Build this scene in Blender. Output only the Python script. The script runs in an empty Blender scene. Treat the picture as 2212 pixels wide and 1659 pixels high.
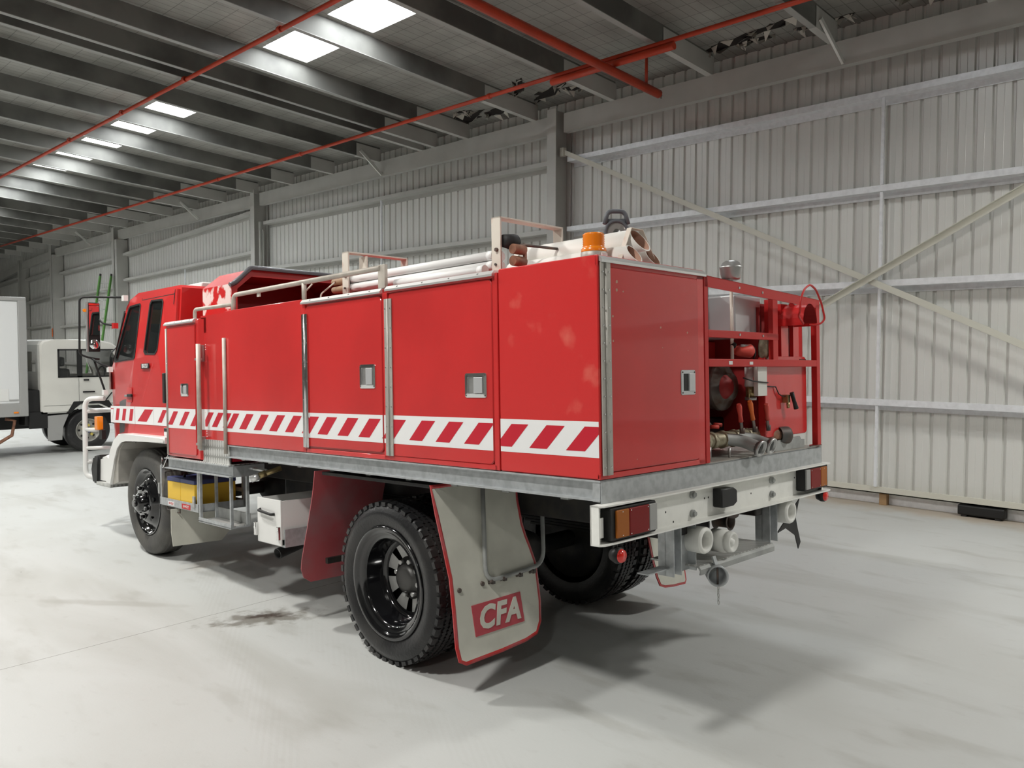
import bpy, bmesh, math, random
from mathutils import Vector, Matrix
random.seed(7)
R = math.radians
SC = bpy.context.scene
COL = SC.collection

# ---------------------------------------------------------------- camera
CAM = Vector((-3.04982, -2.41403, 2.01779))
YAW, PITCH, ROLL, FPX = 0.79078, -0.04597, 0.00173, 1776.0
_f = Vector((math.sin(YAW)*math.cos(PITCH), math.cos(YAW)*math.cos(PITCH), math.sin(PITCH)))
_r = Vector((math.cos(YAW), -math.sin(YAW), 0)); _u = _r.cross(_f)
_r2 = math.cos(ROLL)*_r + math.sin(ROLL)*_u; _u2 = -math.sin(ROLL)*_r + math.cos(ROLL)*_u
cd = bpy.data.cameras.new('camera'); cam = bpy.data.objects.new('camera', cd); COL.objects.link(cam)
cd.sensor_width = 36; cd.lens = FPX/2212*36; cd.clip_start = .05; cd.clip_end = 300
cam.matrix_world = Matrix(((_r2.x, _u2.x, -_f.x, CAM.x), (_r2.y, _u2.y, -_f.y, CAM.y), (_r2.z, _u2.z, -_f.z, CAM.z), (0, 0, 0, 1)))
SC.camera = cam

# ---------------------------------------------------------------- world and exposure
SC.view_settings.view_transform = 'Standard'; SC.view_settings.look = 'None'
SC.view_settings.gamma = 1; SC.view_settings.use_curve_mapping = False
SC.view_settings.exposure = 0.14
w = bpy.data.worlds.new('world'); SC.world = w; w.use_nodes = True
w.node_tree.nodes['Background'].inputs[0].default_value = (.80, .88, 1, 1)
w.node_tree.nodes['Background'].inputs[1].default_value = 1.0
try:
    SC.cycles.use_denoising = True
    SC.cycles.max_bounces = 7; SC.cycles.diffuse_bounces = 4; SC.cycles.glossy_bounces = 4
    SC.cycles.sample_clamp_indirect = 6
except Exception: pass
LAMP_W = 230.0          # watts of one high bay lamp
SKYLIGHT_E = 20.0       # daylight coming through one roof sheet
LAMPS = [(-3.6, .7, 1.0), (-2.0, 5.5, 1.0), (-2.3, 11, 1.1), (-2.3, 17.5, 1.3), (-2.3, 24, 1.5), (-2.5, 31, 1.8), (-9, 14, .8), (.6, -6.5, .25), (-7.5, -4.5, .45), (5.0, -3.6, .95)]

# ---------------------------------------------------------------- materials
MATS = {}
def mat(name, col, rough=.5, metal=0, coat=0, bump=0, bscale=40, var=0, vscale=6, emit=None, alpha=1, trans=0, vcol=None, ior=1.45, spec=.5, vdetail=4, vlo=.4, vhi=.65, stretch=None):
    m = bpy.data.materials.new(name); m.use_nodes = True
    nt = m.node_tree; b = nt.nodes['Principled BSDF']
    b.inputs['Base Color'].default_value = (*col, 1); b.inputs['Roughness'].default_value = rough
    b.inputs['Metallic'].default_value = metal; b.inputs['Coat Weight'].default_value = coat; b.inputs['Coat Roughness'].default_value = .04
    b.inputs['IOR'].default_value = ior; b.inputs['Specular IOR Level'].default_value = spec
    if trans: b.inputs['Transmission Weight'].default_value = trans
    if alpha < 1: b.inputs['Alpha'].default_value = alpha
    if emit: b.inputs['Emission Color'].default_value = (*emit[:3], 1); b.inputs['Emission Strength'].default_value = emit[3]
    if var or bump:
        tc = nt.nodes.new('ShaderNodeTexCoord'); src = tc.outputs['Object']
        if stretch:
            mp = nt.nodes.new('ShaderNodeMapping'); mp.inputs['Scale'].default_value = stretch; nt.links.new(src, mp.inputs[0]); src = mp.outputs[0]
    if var:
        n = nt.nodes.new('ShaderNodeTexNoise'); n.inputs['Scale'].default_value = vscale; n.inputs['Detail'].default_value = vdetail
        nt.links.new(src, n.inputs['Vector'])
        cr = nt.nodes.new('ShaderNodeValToRGB'); cr.color_ramp.elements[0].position = vlo; cr.color_ramp.elements[1].position = vhi
        c2 = vcol or tuple(c*(1-var) for c in col)
        cr.color_ramp.elements[0].color = (*col, 1); cr.color_ramp.elements[1].color = (*c2, 1)
        nt.links.new(n.outputs['Fac'], cr.inputs[0]); nt.links.new(cr.outputs[0], b.inputs['Base Color'])
    if bump:
        n = nt.nodes.new('ShaderNodeTexNoise'); n.inputs['Scale'].default_value = bscale; n.inputs['Detail'].default_value = 3
        nt.links.new(src, n.inputs['Vector'])
        bp = nt.nodes.new('ShaderNodeBump'); bp.inputs['Strength'].default_value = bump; bp.inputs['Distance'].default_value = .02
        nt.links.new(n.outputs['Fac'], bp.inputs['Height']); nt.links.new(bp.outputs[0], b.inputs['Normal'])
    MATS[name] = m; return m

mat('red', (.62, .030, .030), .28, coat=.5, bump=.12, bscale=2.2, var=.12, vscale=1.5)
mat('red_worn', (.60, .02, .02), .3, coat=.4, var=1, vcol=(.85, .72, .68), vscale=7, vlo=.49, vhi=.56, vdetail=8)
mat('red_door', (.60, .028, .028), .3, coat=.4, bump=.10, bscale=1.8, var=.15, vscale=1.2)
mat('red_frame', (.50, .02, .018), .45)
mat('red_dark', (.28, .012, .012), .6)  # darker copy of the red: shade put into inner and recessed faces
mat('white_tape', (.82, .82, .82), .4)
mat('red_tape', (.55, .012, .03), .4)
mat('white_paint', (.78, .78, .76), .35, coat=.3)
mat('bumper_white', (.84, .84, .80), .4, coat=.2, var=.12, vscale=9, vlo=.5, vhi=.8)
mat('galv', (.50, .52, .53), .5, metal=.5, var=.18, vscale=22, vdetail=2)
mat('galv_bright', (.84, .86, .88), .42, metal=.25, var=.10, vscale=14)
mat('galv_dull', (.42, .43, .42), .6, metal=.35, var=.22, vscale=10)
mat('alu', (.72, .72, .71), .35, metal=.7)
mat('alu_dull', (.48, .46, .42), .5, metal=.35, var=.15, vscale=8)
mat('pipe_paint', (.55, .50, .44), .5, metal=.15, var=.2, vscale=10)
mat('cream_steel', (.72, .66, .58), .5, var=.25, vscale=7, vcol=(.55, .30, .22), vlo=.62, vhi=.8)
mat('chrome', (.78, .78, .78), .16, metal=1)
mat('steel', (.50, .50, .49), .38, metal=.8, var=.2, vscale=8)
mat('stainless_box', (.60, .61, .62), .42, metal=.55)
mat('bronze', (.42, .38, .27), .5, metal=.4, var=.4, vscale=25, vcol=(.25, .22, .15))
mat('brass', (.50, .40, .20), .4, metal=.8, var=.3, vscale=20)
mat('iron', (.10, .095, .09), .55, metal=.3, var=.4, vscale=15, vcol=(.15, .10, .08))
mat('rust_leather', (.33, .16, .10), .6, var=.4, vscale=20)
mat('rubber', (.022, .022, .023), .6, var=.4, vscale=30)
mat('tyre', (.014, .014, .015), .34, bump=.12, bscale=60, var=.5, vscale=3, vcol=(.035, .034, .033))
mat('tyre_dusty', (.06, .058, .055), .6, bump=.15, bscale=60, var=.5, vscale=4, vcol=(.10, .095, .085))
mat('black_gloss', (.006, .006, .007), .12, coat=.8)
mat('black', (.012, .012, .012), .5)
mat('chassis', (.012, .012, .013), .55, var=.5, vscale=8, vcol=(.03, .026, .022))
mat('glass', (.03, .035, .035), .03, spec=.9, alpha=.28)
mat('glass_dark', (.012, .013, .014), .04, spec=.8)
mat('mirror', (.75, .78, .78), .02, metal=1)
mat('interior', (.14, .14, .14), .8)
mat('flap_pink', (.44, .085, .095), .5, var=.5, vscale=3, vcol=(.36, .14, .15))
mat('red_scuff_glint', (.62, .030, .030), .28, coat=.5, bump=.10, bscale=1.8, var=1, vcol=(.70, .13, .10), vscale=4.5, vdetail=9, vlo=.58, vhi=.74)  # pale blotches stand for scuffs and for lamp reflections in the paint
mat('visor', (.45, .20, .02), .6)
mat('flap_white', (.68, .67, .59), .5, var=.15, vscale=4)
mat('flap_red', (.50, .03, .03), .35, coat=.3, var=.35, vscale=5, vcol=(.38, .10, .11))
mat('flap_sign', (.50, .07, .09), .5)
mat('amber', (.85, .24, .01), .25, coat=.4)
mat('amber_dull', (.36, .11, .015), .4, spec=.3)
mat('cast', (.24, .23, .21), .55, metal=.3, var=.5, vscale=14, vcol=(.14, .09, .06))
mat('red_lens', (.20, .006, .006), .4, spec=.3)
mat('hub_dark', (.09, .088, .085), .4, metal=.6)
mat('red_reflector', (.75, .03, .02), .2, coat=.5)
mat('grey_lens', (.35, .35, .34), .3)
mat('hose_white', (.86, .85, .84), .45)
mat('tube_white', (.84, .82, .77), .5)
mat('tube_in', (.52, .30, .22), .7)
mat('wood_end', (.36, .23, .14), .6)
mat('battery_yellow', (.78, .50, .05), .5)
mat('battery_blue', (.05, .06, .16), .5)
mat('label_white', (.75, .75, .75), .5)
mat('label_red', (.55, .03, .03), .5)
mat('orange_grip', (.75, .16, .03), .5)
mat('red_grip', (.62, .07, .05), .5)
mat('hood_rubber', (.10, .10, .11), .35, coat=.3)
mat('lamp_grey', (.12, .125, .14), .5)
mat('lens_clear', (.55, .52, .50), .08, metal=.6)
mat('sprinkler_red', (.55, .055, .02), .4, var=.2, vscale=3)
mat('green_ladder', (.10, .30, .05), .5)
mat('van_white', (.72, .71, .66), .4, coat=.3, var=.08, vscale=1.5)
mat('box_white', (.75, .76, .76), .45)
mat('box_grey', (.36, .36, .35), .5)
mat('hub_grey', (.42, .41, .38), .4, metal=.3)
mat('hub_yellow', (.62, .50, .12), .5)
mat('wall_paint', (.70, .70, .665), .36, metal=.12)
mat('steel_grey', (.42, .42, .39), .5)
mat('column_grey', (.50, .495, .465), .5, var=.1, vscale=2)
mat('beam_lip', (.34, .34, .32), .5)  # lighter than the beam web: light on the lower flange put into colour
mat('cream_brace', (.62, .61, .53), .5)
mat('beam_dark', (.17, .17, .155), .65, var=.35, vscale=1.2, vcol=(.085, .085, .078))
mat('timber', (.35, .22, .11), .7)
mat('tear', (.02, .016, .014), .9)
mat('flap_foil', (.50, .48, .42), .5)
mat('lamp_glow', (1, 1, 1), .5, emit=(1, .98, .93, 30))
mat('lamp_shade', (.6, .6, .6), .4, metal=.6)
mat('skylight', (.9, .93, .95), .5, emit=(.93, .97, 1, SKYLIGHT_E))

def tread_plate():
    m = mat('tread_plate', (.62, .62, .60), .38, metal=.6)
    nt = m.node_tree; b = nt.nodes['Principled BSDF']
    tc = nt.nodes.new('ShaderNodeTexCoord'); sx = nt.nodes.new('ShaderNodeSeparateXYZ'); nt.links.new(tc.outputs['Object'], sx.inputs[0])
    def mth(op, a, bb=None):
        n = nt.nodes.new('ShaderNodeMath'); n.operation = op
        for i, v in enumerate((a, bb)):
            if v is None: continue
            if isinstance(v, (int, float)): n.inputs[i].default_value = v
            else: nt.links.new(v, n.inputs[i])
        return n.outputs[0]
    hor = mth('ADD', sx.outputs['X'], sx.outputs['Y'])
    a = mth('ABSOLUTE', mth('SINE', mth('MULTIPLY', hor, 78))); c = mth('ABSOLUTE', mth('SINE', mth('MULTIPLY', sx.outputs['Z'], 42)))
    s = mth('ADD', a, c); g = mth('GREATER_THAN', s, 1.25)
    bp = nt.nodes.new('ShaderNodeBump'); bp.inputs['Distance'].default_value = .004; nt.links.new(g, bp.inputs['Height']); nt.links.new(bp.outputs[0], b.inputs['Normal'])
    mx = nt.nodes.new('ShaderNodeMix'); mx.data_type = 'RGBA'; nt.links.new(g, mx.inputs['Factor'])
    mx.inputs['A'].default_value = (.40, .40, .38, 1); mx.inputs['B'].default_value = (.72, .72, .70, 1); nt.links.new(mx.outputs['Result'], b.inputs['Base Color'])
tread_plate()

# ---------------------------------------------------------------- mesh helpers
class MB:
    """collects shapes into one mesh"""
    def __init__(s): s.bm = bmesh.new(); s.mi = 0; s.names = []
    def m(s, name):
        if name not in s.names: s.names.append(name)
        s.mi = s.names.index(name); return s
    def face(s, vs, smooth=False):
        try: f = s.bm.faces.new(vs)
        except ValueError: return None
        f.material_index = s.mi; f.smooth = smooth; return f
    def _chk(s):
        if not s.names: s.m('red')
    def box(s, x0, x1, y0, y1, z0, z1, bev=0):
        s._chk()
        x0, x1 = min(x0, x1), max(x0, x1); y0, y1 = min(y0, y1), max(y0, y1); z0, z1 = min(z0, z1), max(z0, z1)
        v = [s.bm.verts.new(p) for p in ((x0,y0,z0),(x1,y0,z0),(x1,y1,z0),(x0,y1,z0),(x0,y0,z1),(x1,y0,z1),(x1,y1,z1),(x0,y1,z1))]
        fs = [s.face([v[i] for i in q]) for q in ((0,3,2,1),(4,5,6,7),(0,1,5,4),(1,2,6,5),(2,3,7,6),(3,0,4,7))]
        if bev:
            es = list({e for f in fs for e in f.edges})
            r = bmesh.ops.bevel(s.bm, geom=es, offset=bev, segments=2, affect='EDGES', profile=.6)
            for f in r['faces']: f.material_index = s.mi; f.smooth = True
        return s
    def obox(s, c, ax, ay, az, hx, hy, hz):
        """oriented box: centre, three unit axes, half sizes"""
        s._chk(); c = Vector(c); ax, ay, az = Vector(ax).normalized()*hx, Vector(ay).normalized()*hy, Vector(az).normalized()*hz
        v = [s.bm.verts.new(c+sx*ax+sy*ay+sz*az) for sz in (-1, 1) for sx, sy in ((-1,-1),(1,-1),(1,1),(-1,1))]
        for q in ((0,3,2,1),(4,5,6,7),(0,1,5,4),(1,2,6,5),(2,3,7,6),(3,0,4,7)): s.face([v[i] for i in q])
        return s
    def bar(s, p, q, w, h, up=(0,0,1)):
        p, q = Vector(p), Vector(q); d = (q-p); L = d.length; d.normalize(); up = Vector(up)
        side = d.cross(up)
        if side.length < 1e-4: side = d.cross(Vector((1,0,0)))
        side.normalize(); u = side.cross(d)
        return s.obox((p+q)/2, side, d, u, w/2, L/2, h/2)
    def tube(s, pts, r, n=10, caps=True, closed=False):
        s._chk(); pts = [Vector(p) for p in pts]; rings = []; N = len(pts)
        rr = r if isinstance(r, (list, tuple)) else [r]*N
        prev = None
        for i, p in enumerate(pts):
            if closed: d = (pts[(i+1) % N]-pts[i-1])
            else: d = (pts[min(i+1, N-1)]-pts[max(i-1, 0)])
            d.normalize()
            if prev is None:
                a = d.orthogonal().normalized()
            else:
                a = prev-d*prev.dot(d)
                a = a.normalized() if a.length > 1e-6 else d.orthogonal().normalized()
            prev = a; b = d.cross(a)
            rings.append([s.bm.verts.new(p+rr[i]*(math.cos(t)*a+math.sin(t)*b)) for t in (2*math.pi*k/n for k in range(n))])
        for i in range(N if closed else N-1):
            A, B = rings[i], rings[(i+1) % N]
            for k in range(n): s.face([A[k], A[(k+1) % n], B[(k+1) % n], B[k]], True)
        if caps and not closed: s.face(rings[0][::-1]); s.face(rings[-1])
        return s
    def cyl(s, p, q, r, n=16, r2=None, caps=True): return s.tube([p, q], [r, r if r2 is None else r2], n, caps)
    def lathe(s, o, axis, prof, n=32, smooth=True, caps=False):
        """prof = [(distance along axis, radius)]"""
        s._chk(); o = Vector(o); ax = Vector(axis).normalized(); a = ax.orthogonal().normalized(); b = ax.cross(a)
        rings = [[s.bm.verts.new(o+ax*h+r*(math.cos(t)*a+math.sin(t)*b)) for t in (2*math.pi*k/n for k in range(n))] for h, r in prof]
        for A, B in zip(rings, rings[1:]):
            for k in range(n): s.face([A[k], A[(k+1) % n], B[(k+1) % n], B[k]], smooth)
        if caps: s.face(rings[0][::-1]); s.face(rings[-1])
        return s
    def prism(s, poly, axis, a, b, bev=0):
        """poly of 2-D points, extruded along axis 0/1/2 from a to b (2-D = the other two axes in order)"""
        s._chk()
        def P(p, t):
            l = list(p); l.insert(axis, t); return l
        A = [s.bm.verts.new(P(p, a)) for p in poly]; B = [s.bm.verts.new(P(p, b)) for p in poly]; n = len(poly)
        fs = [s.face(A), s.face(B)]
        fs += [s.face([A[i], A[(i+1) % n], B[(i+1) % n], B[i]]) for i in range(n)]
        if bev:
            es = list({e for f in fs[:2] if f for e in f.edges})
            r = bmesh.ops.bevel(s.bm, geom=es, offset=bev, segments=2, affect='EDGES')
            for f in r['faces']: f.material_index = s.mi; f.smooth = True
        return s
    def quad(s, *ps): s._chk(); s.face([s.bm.verts.new(p) for p in ps]); return s
    def panel_x(s, x, th, y0, y1, z0, z1, rad=.03, bev=.006):
        """upright panel facing -x with rounded corners"""
        return s.prism(rrect(y0, y1, z0, z1, rad), 0, x, x+th, bev)
    def build(s, name, parent=None, M=None, recalc=True):
        me = bpy.data.meshes.new(name)
        if recalc: bmesh.ops.recalc_face_normals(s.bm, faces=s.bm.faces)
        s.bm.to_mesh(me); s.bm.free()
        for n in s.names: me.materials.append(MATS[n])
        o = bpy.data.objects.new(name, me); COL.objects.link(o)
        if parent: o.parent = parent
        if M is not None: o.matrix_world = M
        return o

def rrect(a0, a1, b0, b1, r, n=4):
    pts = []
    for (cx, cy, t0) in ((a1-r, b1-r, 0), (a0+r, b1-r, 90), (a0+r, b0+r, 180), (a1-r, b0+r, 270)):
        for k in range(n+1):
            t = R(t0+90*k/n); pts.append((cx+r*math.cos(t), cy+r*math.sin(t)))
    return pts

def fillet(pts, r, n=5):
    """round the inner corners of a polyline"""
    pts = [Vector(p) for p in pts]; out = [pts[0]]
    for i in range(1, len(pts)-1):
        a, b, c = pts[i-1], pts[i], pts[i+1]
        d1, d2 = (a-b).normalized(), (c-b).normalized(); rr = min(r, (a-b).length*.45, (c-b).length*.45)
        p, q = b+d1*rr, b+d2*rr
        for k in range(n+1):
            t = k/n; out.append((1-t)**2*p+2*t*(1-t)*b+t*t*q)
    out.append(pts[-1]); return out

def props(o, label=None, cat=None, group=None, kind=None):
    if label: o['label'] = label
    if cat: o['category'] = cat
    if group: o['group'] = group
    if kind: o['kind'] = kind
    return o
def empty(name, M, **k):
    o = bpy.data.objects.new(name, None); COL.objects.link(o); o.matrix_world = M; o.empty_display_size = .2
    return props(o, **k)
def struct(name, mb, **k): return props(mb.build(name), kind='structure', **k)
def text_mesh(name, txt, size, mname, M, parent, ext=.001, shear=0, bold=.0, space=1.0):
    cu = bpy.data.curves.new(name, 'FONT'); cu.body = txt; cu.size = size; cu.extrude = ext; cu.align_x = 'CENTER'; cu.align_y = 'CENTER'
    cu.shear = shear; cu.offset = bold; cu.space_character = space; cu.resolution_u = 3
    o = bpy.data.objects.new(name, cu); COL.objects.link(o)
    dg = bpy.context.evaluated_depsgraph_get(); me = bpy.data.meshes.new_from_object(o.evaluated_get(dg))
    bpy.data.objects.remove(o); me.materials.clear(); me.materials.append(MATS[mname])
    q = bpy.data.objects.new(name, me); COL.objects.link(q)
    q.parent = parent; q.matrix_local = M
    return q

# ================================================================ the hall
WX = 7.80                      # inside face of the right wall
SL = .066                      # roof fall towards the wall
ZE = 5.92                      # underside of the roof beams at the wall
def rz(x, dz=0): return ZE + dz + SL*(WX-.3-x)
COLY = [6.98, 17.3, 27.0, 33.7, 38.1, 43.0]
YMIN, YMAX, XMIN = -14.0, 47.0, -20.0

# ---- floor (procedural concrete: stains, dirt along the wall, saw-cut joints)
def floor_mat():
    m = bpy.data.materials.new('concrete'); m.use_nodes = True; nt = m.node_tree; b = nt.nodes['Principled BSDF']
    b.inputs['Roughness'].default_value = .55; b.inputs['Specular IOR Level'].default_value = .35
    N, L = nt.nodes.new, nt.links.new
    tc = N('ShaderNodeTexCoord'); sep = N('ShaderNodeSeparateXYZ'); L(tc.outputs['Object'], sep.inputs[0])
    X, Y = sep.outputs['X'], sep.outputs['Y']
    def mth(op, *a):
        n = N('ShaderNodeMath'); n.operation = op; n.use_clamp = False
        for i, v in enumerate(a):
            if isinstance(v, (int, float)): n.inputs[i].default_value = v
            else: L(v, n.inputs[i])
        return n.outputs[0]
    def noise(scale, det=4, stretch=(1,1,1), rot=0, dist=0):
        mp = N('ShaderNodeMapping'); mp.inputs['Scale'].default_value = stretch; mp.inputs['Rotation'].default_value = (0, 0, rot)
        L(tc.outputs['Object'], mp.inputs[0]); n = N('ShaderNodeTexNoise'); n.inputs['Scale'].default_value = scale; n.inputs['Detail'].default_value = det; n.inputs['Distortion'].default_value = dist
        L(mp.outputs[0], n.inputs['Vector']); return n.outputs['Fac']
    def ramp(v, lo, hi):
        n = N('ShaderNodeMapRange'); n.inputs['From Min'].default_value = lo; n.inputs['From Max'].default_value = hi; n.clamp = True
        n.interpolation_type = 'SMOOTHSTEP'; L(v, n.inputs[0]); return n.outputs[0]
    cur = [None]
    def mix(fac, col):
        n = N('ShaderNodeMix'); n.data_type = 'RGBA'; L(fac, n.inputs['Factor'])
        if isinstance(cur[0], tuple): n.inputs['A'].default_value = (*cur[0], 1)
        else: L(cur[0], n.inputs['A'])
        n.inputs['B'].default_value = (*col, 1); cur[0] = n.outputs['Result']
    cur[0] = (.525, .537, .525)
    mix(mth('MULTIPLY', ramp(noise(.5, 5), .42, .68), .5), (.44, .44, .415))
    mix(mth('MULTIPLY', ramp(noise(1.1, 6, (1, .28, 1), .5, .6), .52, .68), .5), (.36, .36, .33))
    mix(mth('MULTIPLY', ramp(noise(3.5, 5, (1, .35, 1), -.5), .54, .70), .38), (.33, .325, .295))
    mix(mth('MULTIPLY', ramp(noise(14, 4, (1, .5, 1), .3), .60, .74), .18), (.36, .35, .33))
    # tan dirt swept up along the right wall
    d = ramp(mth('ADD', X, mth('MULTIPLY', noise(2.2, 4), .9)), 7.55, 8.1)
    mix(mth('MULTIPLY', d, .75), (.42, .34, .25))
    # oily patch beside the rear wheel and its drips
    def blob(cx, cy, rx, ry, ang, lo=.5, hi=1.1, nscale=7, namp=.9):
        dx, dy = mth('SUBTRACT', X, cx), mth('SUBTRACT', Y, cy); c, s_ = math.cos(ang), math.sin(ang)
        u = mth('DIVIDE', mth('ADD', mth('MULTIPLY', dx, c), mth('MULTIPLY', dy, s_)), rx)
        v = mth('DIVIDE', mth('SUBTRACT', mth('MULTIPLY', dy, c), mth('MULTIPLY', dx, s_)), ry)
        q = mth('SQRT', mth('ADD', mth('MULTIPLY', u, u), mth('MULTIPLY', v, v)))
        q = mth('ADD', q, mth('MULTIPLY', mth('SUBTRACT', noise(nscale, 6), .5), namp*2))
        return mth('SUBTRACT', 1.0, ramp(q, lo, hi))
    mix(mth('MULTIPLY', blob(-.06, 3.12, .42, .20, -.45, .3, 1.1, 9, 1.3), .75), (.13, .115, .09))
    mix(mth('MULTIPLY', blob(-.02, 3.15, .18, .10, -.45, .2, 1.0, 12, 1.2), .85), (.035, .018, .012))
    mix(mth('MULTIPLY', blob(-.75, 4.3, .75, .08, -.9, .4, 1.1, 4, .5), .40), (.30, .29, .26))
    mix(mth('MULTIPLY', blob(.72, 3.05, .16, .12, .4, .3, 1.0, 14, .9), .40), (.26, .25, .22))
    mix(mth('MULTIPLY', blob(-1.5, 5.4, .55, .09, -.9, .3, 1.1, 6, .8), .30), (.32, .31, .28))
    mix(mth('MULTIPLY', blob(-1.75, .9, .45, .16, -.6, .3, 1.1, 7, .9), .30), (.34, .33, .30))
    mix(mth('MULTIPLY', blob(.45, 4.9, .5, .2, .2, .3, 1.1, 6, .9), .35), (.33, .28, .22))
    # saw-cut joints across the slab
    def joint(y0, slope, wdt=.0035):
        l = mth('ABSOLUTE', mth('SUBTRACT', mth('SUBTRACT', Y, mth('MULTIPLY', X, slope)), mth('ADD', y0, mth('MULTIPLY', noise(2.5, 5), .02))))
        return mth('LESS_THAN', l, wdt)
    for yy in (3.47, 9.9, 16.4, -3.1): mix(mth('MULTIPLY', joint(yy, .058), .75), (.12, .115, .10))
    # small dark specks
    vn = N('ShaderNodeTexVoronoi'); vn.inputs['Scale'].default_value = 1.6; L(tc.outputs['Object'], vn.inputs['Vector'])
    mix(mth('MULTIPLY', mth('LESS_THAN', vn.outputs['Distance'], .012), .7), (.06, .055, .05))
    # tyre tread prints: faint zigzag bands
    wv = N('ShaderNodeTexWave'); wv.inputs['Scale'].default_value = 9; wv.inputs['Distortion'].default_value = 1.5; wv.inputs['Detail Scale'].default_value = 6
    mp = N('ShaderNodeMapping'); mp.inputs['Rotation'].default_value = (0, 0, .55); L(tc.outputs['Object'], mp.inputs[0]); L(mp.outputs[0], wv.inputs['Vector'])
    band = mth('SUBTRACT', 1.0, ramp(mth('ABSOLUTE', mth('SUBTRACT', mth('ADD', X, mth('MULTIPLY', Y, -.35)), -1.45)), .07, .13))
    mix(mth('MULTIPLY', mth('MULTIPLY', ramp(wv.outputs['Fac'], .4, .6), band), .07), (.33, .32, .29))
    band = mth('SUBTRACT', 1.0, ramp(mth('ABSOLUTE', mth('SUBTRACT', mth('ADD', X, mth('MULTIPLY', Y, -.16)), -.42)), .08, .15))
    mix(mth('MULTIPLY', mth('MULTIPLY', ramp(wv.outputs['Fac'], .4, .6), band), .05), (.36, .35, .32))
    L(cur[0], b.inputs['Base Color'])
    bp = N('ShaderNodeBump'); bp.inputs['Strength'].default_value = .08; bp.inputs['Distance'].default_value = .01; L(noise(60, 3), bp.inputs['Height']); L(bp.outputs[0], b.inputs['Normal'])
    MATS['concrete'] = m
floor_mat()
f = MB().m('concrete'); f.box(XMIN-.2, WX+.35, YMIN-.2, YMAX+.2, -.25, 0); struct('floor', f)

# ---- roof sheeting with foil insulation and its wire mesh; skylight sheets left open
def foil_mat():
    m = bpy.data.materials.new('foil'); m.use_nodes = True; nt = m.node_tree; b = nt.nodes['Principled BSDF']
    N, L = nt.nodes.new, nt.links.new
    b.inputs['Roughness'].default_value = .55; b.inputs['Metallic'].default_value = .15
    tc = N('ShaderNodeTexCoord'); br = N('ShaderNodeTexBrick'); br.offset = 0; br.squash = 1
    L(tc.outputs['Object'], br.inputs['Vector']); br.inputs['Scale'].default_value = 1; br.inputs['Brick Width'].default_value = .30; br.inputs['Row Height'].default_value = .15
    br.inputs['Mortar Size'].default_value = .006; br.inputs['Mortar Smooth'].default_value = .4
    br.inputs['Color1'].default_value = (.36, .35, .32, 1); br.inputs['Color2'].default_value = (.33, .325, .295, 1); br.inputs['Mortar'].default_value = (.17, .168, .15, 1)
    n = N('ShaderNodeTexNoise'); n.inputs['Scale'].default_value = 1.3; n.inputs['Detail'].default_value = 6; L(tc.outputs['Object'], n.inputs['Vector'])
    cr = N('ShaderNodeValToRGB'); cr.color_ramp.elements[0].position = .35; cr.color_ramp.elements[1].position = .7
    cr.color_ramp.elements[0].color = (.72, .72, .72, 1); cr.color_ramp.elements[1].color = (1.1, 1.1, 1.1, 1); L(n.outputs['Fac'], cr.inputs[0])
    mx = N('ShaderNodeMix'); mx.data_type = 'RGBA'; mx.blend_type = 'MULTIPLY'; mx.inputs['Factor'].default_value = 1
    L(br.outputs['Color'], mx.inputs['A']); L(cr.outputs[0], mx.inputs['B']); L(mx.outputs['Result'], b.inputs['Base Color'])
    bp = N('ShaderNodeBump'); bp.inputs['Strength'].default_value = .5; bp.inputs['Distance'].default_value = .05; L(n.outputs['Fac'], bp.inputs['Height']); L(bp.outputs[0], b.inputs['Normal'])
    MATS['foil'] = m
foil_mat()
SKX = (3.25, 4.00)
BEAMS = [-12.0, -10.2, -8.5, -6.8, -5.0, -3.2, -1.4, .35, 2.2, 4.0, 5.75, 7.45, 9.2] + [12.0+1.75*k for k in range(0, 20)]
PAIR = [10.15, 10.55]
SKY = [(6.25, 7.35), (8.12, 9.1)] + [(12.0+1.75*k+.42, 12.0+1.75*k+1.58) for k in (0, 1, 2, 3, 4, 5, 6, 8, 9, 10)] + [(.8, 1.9), (4.4, 5.5)][:1]
SKY = sorted(SKY)
ce = MB().m('foil'); T = .30
def slab(mb, x0, x1, y0, y1, dz=T, th=.06):
    v = [mb.bm.verts.new((x, y, rz(x, dz)+t)) for t in (0, th) for x, y in ((x0,y0),(x1,y0),(x1,y1),(x0,y1))]
    for q in ((0,3,2,1),(4,5,6,7),(0,1,5,4),(1,2,6,5),(2,3,7,6),(3,0,4,7)): mb.face([v[i] for i in q])
slab(ce, XMIN-.2, SKX[0], YMIN-.2, YMAX+.2); slab(ce, SKX[1], WX+.3, YMIN-.2, YMAX+.2)
yy = YMIN-.2
for a, b_ in SKY: slab(ce, SKX[0], SKX[1], yy, a); yy = b_
slab(ce, SKX[0], SKX[1], yy, YMAX+.2)
struct('ceiling', ce)
for i, (a, b_) in enumerate(SKY):
    s = MB().m('skylight'); slab(s, SKX[0], SKX[1], a, b_, T+.045, .012)
    struct('window_%d' % (i+1), s)

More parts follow.
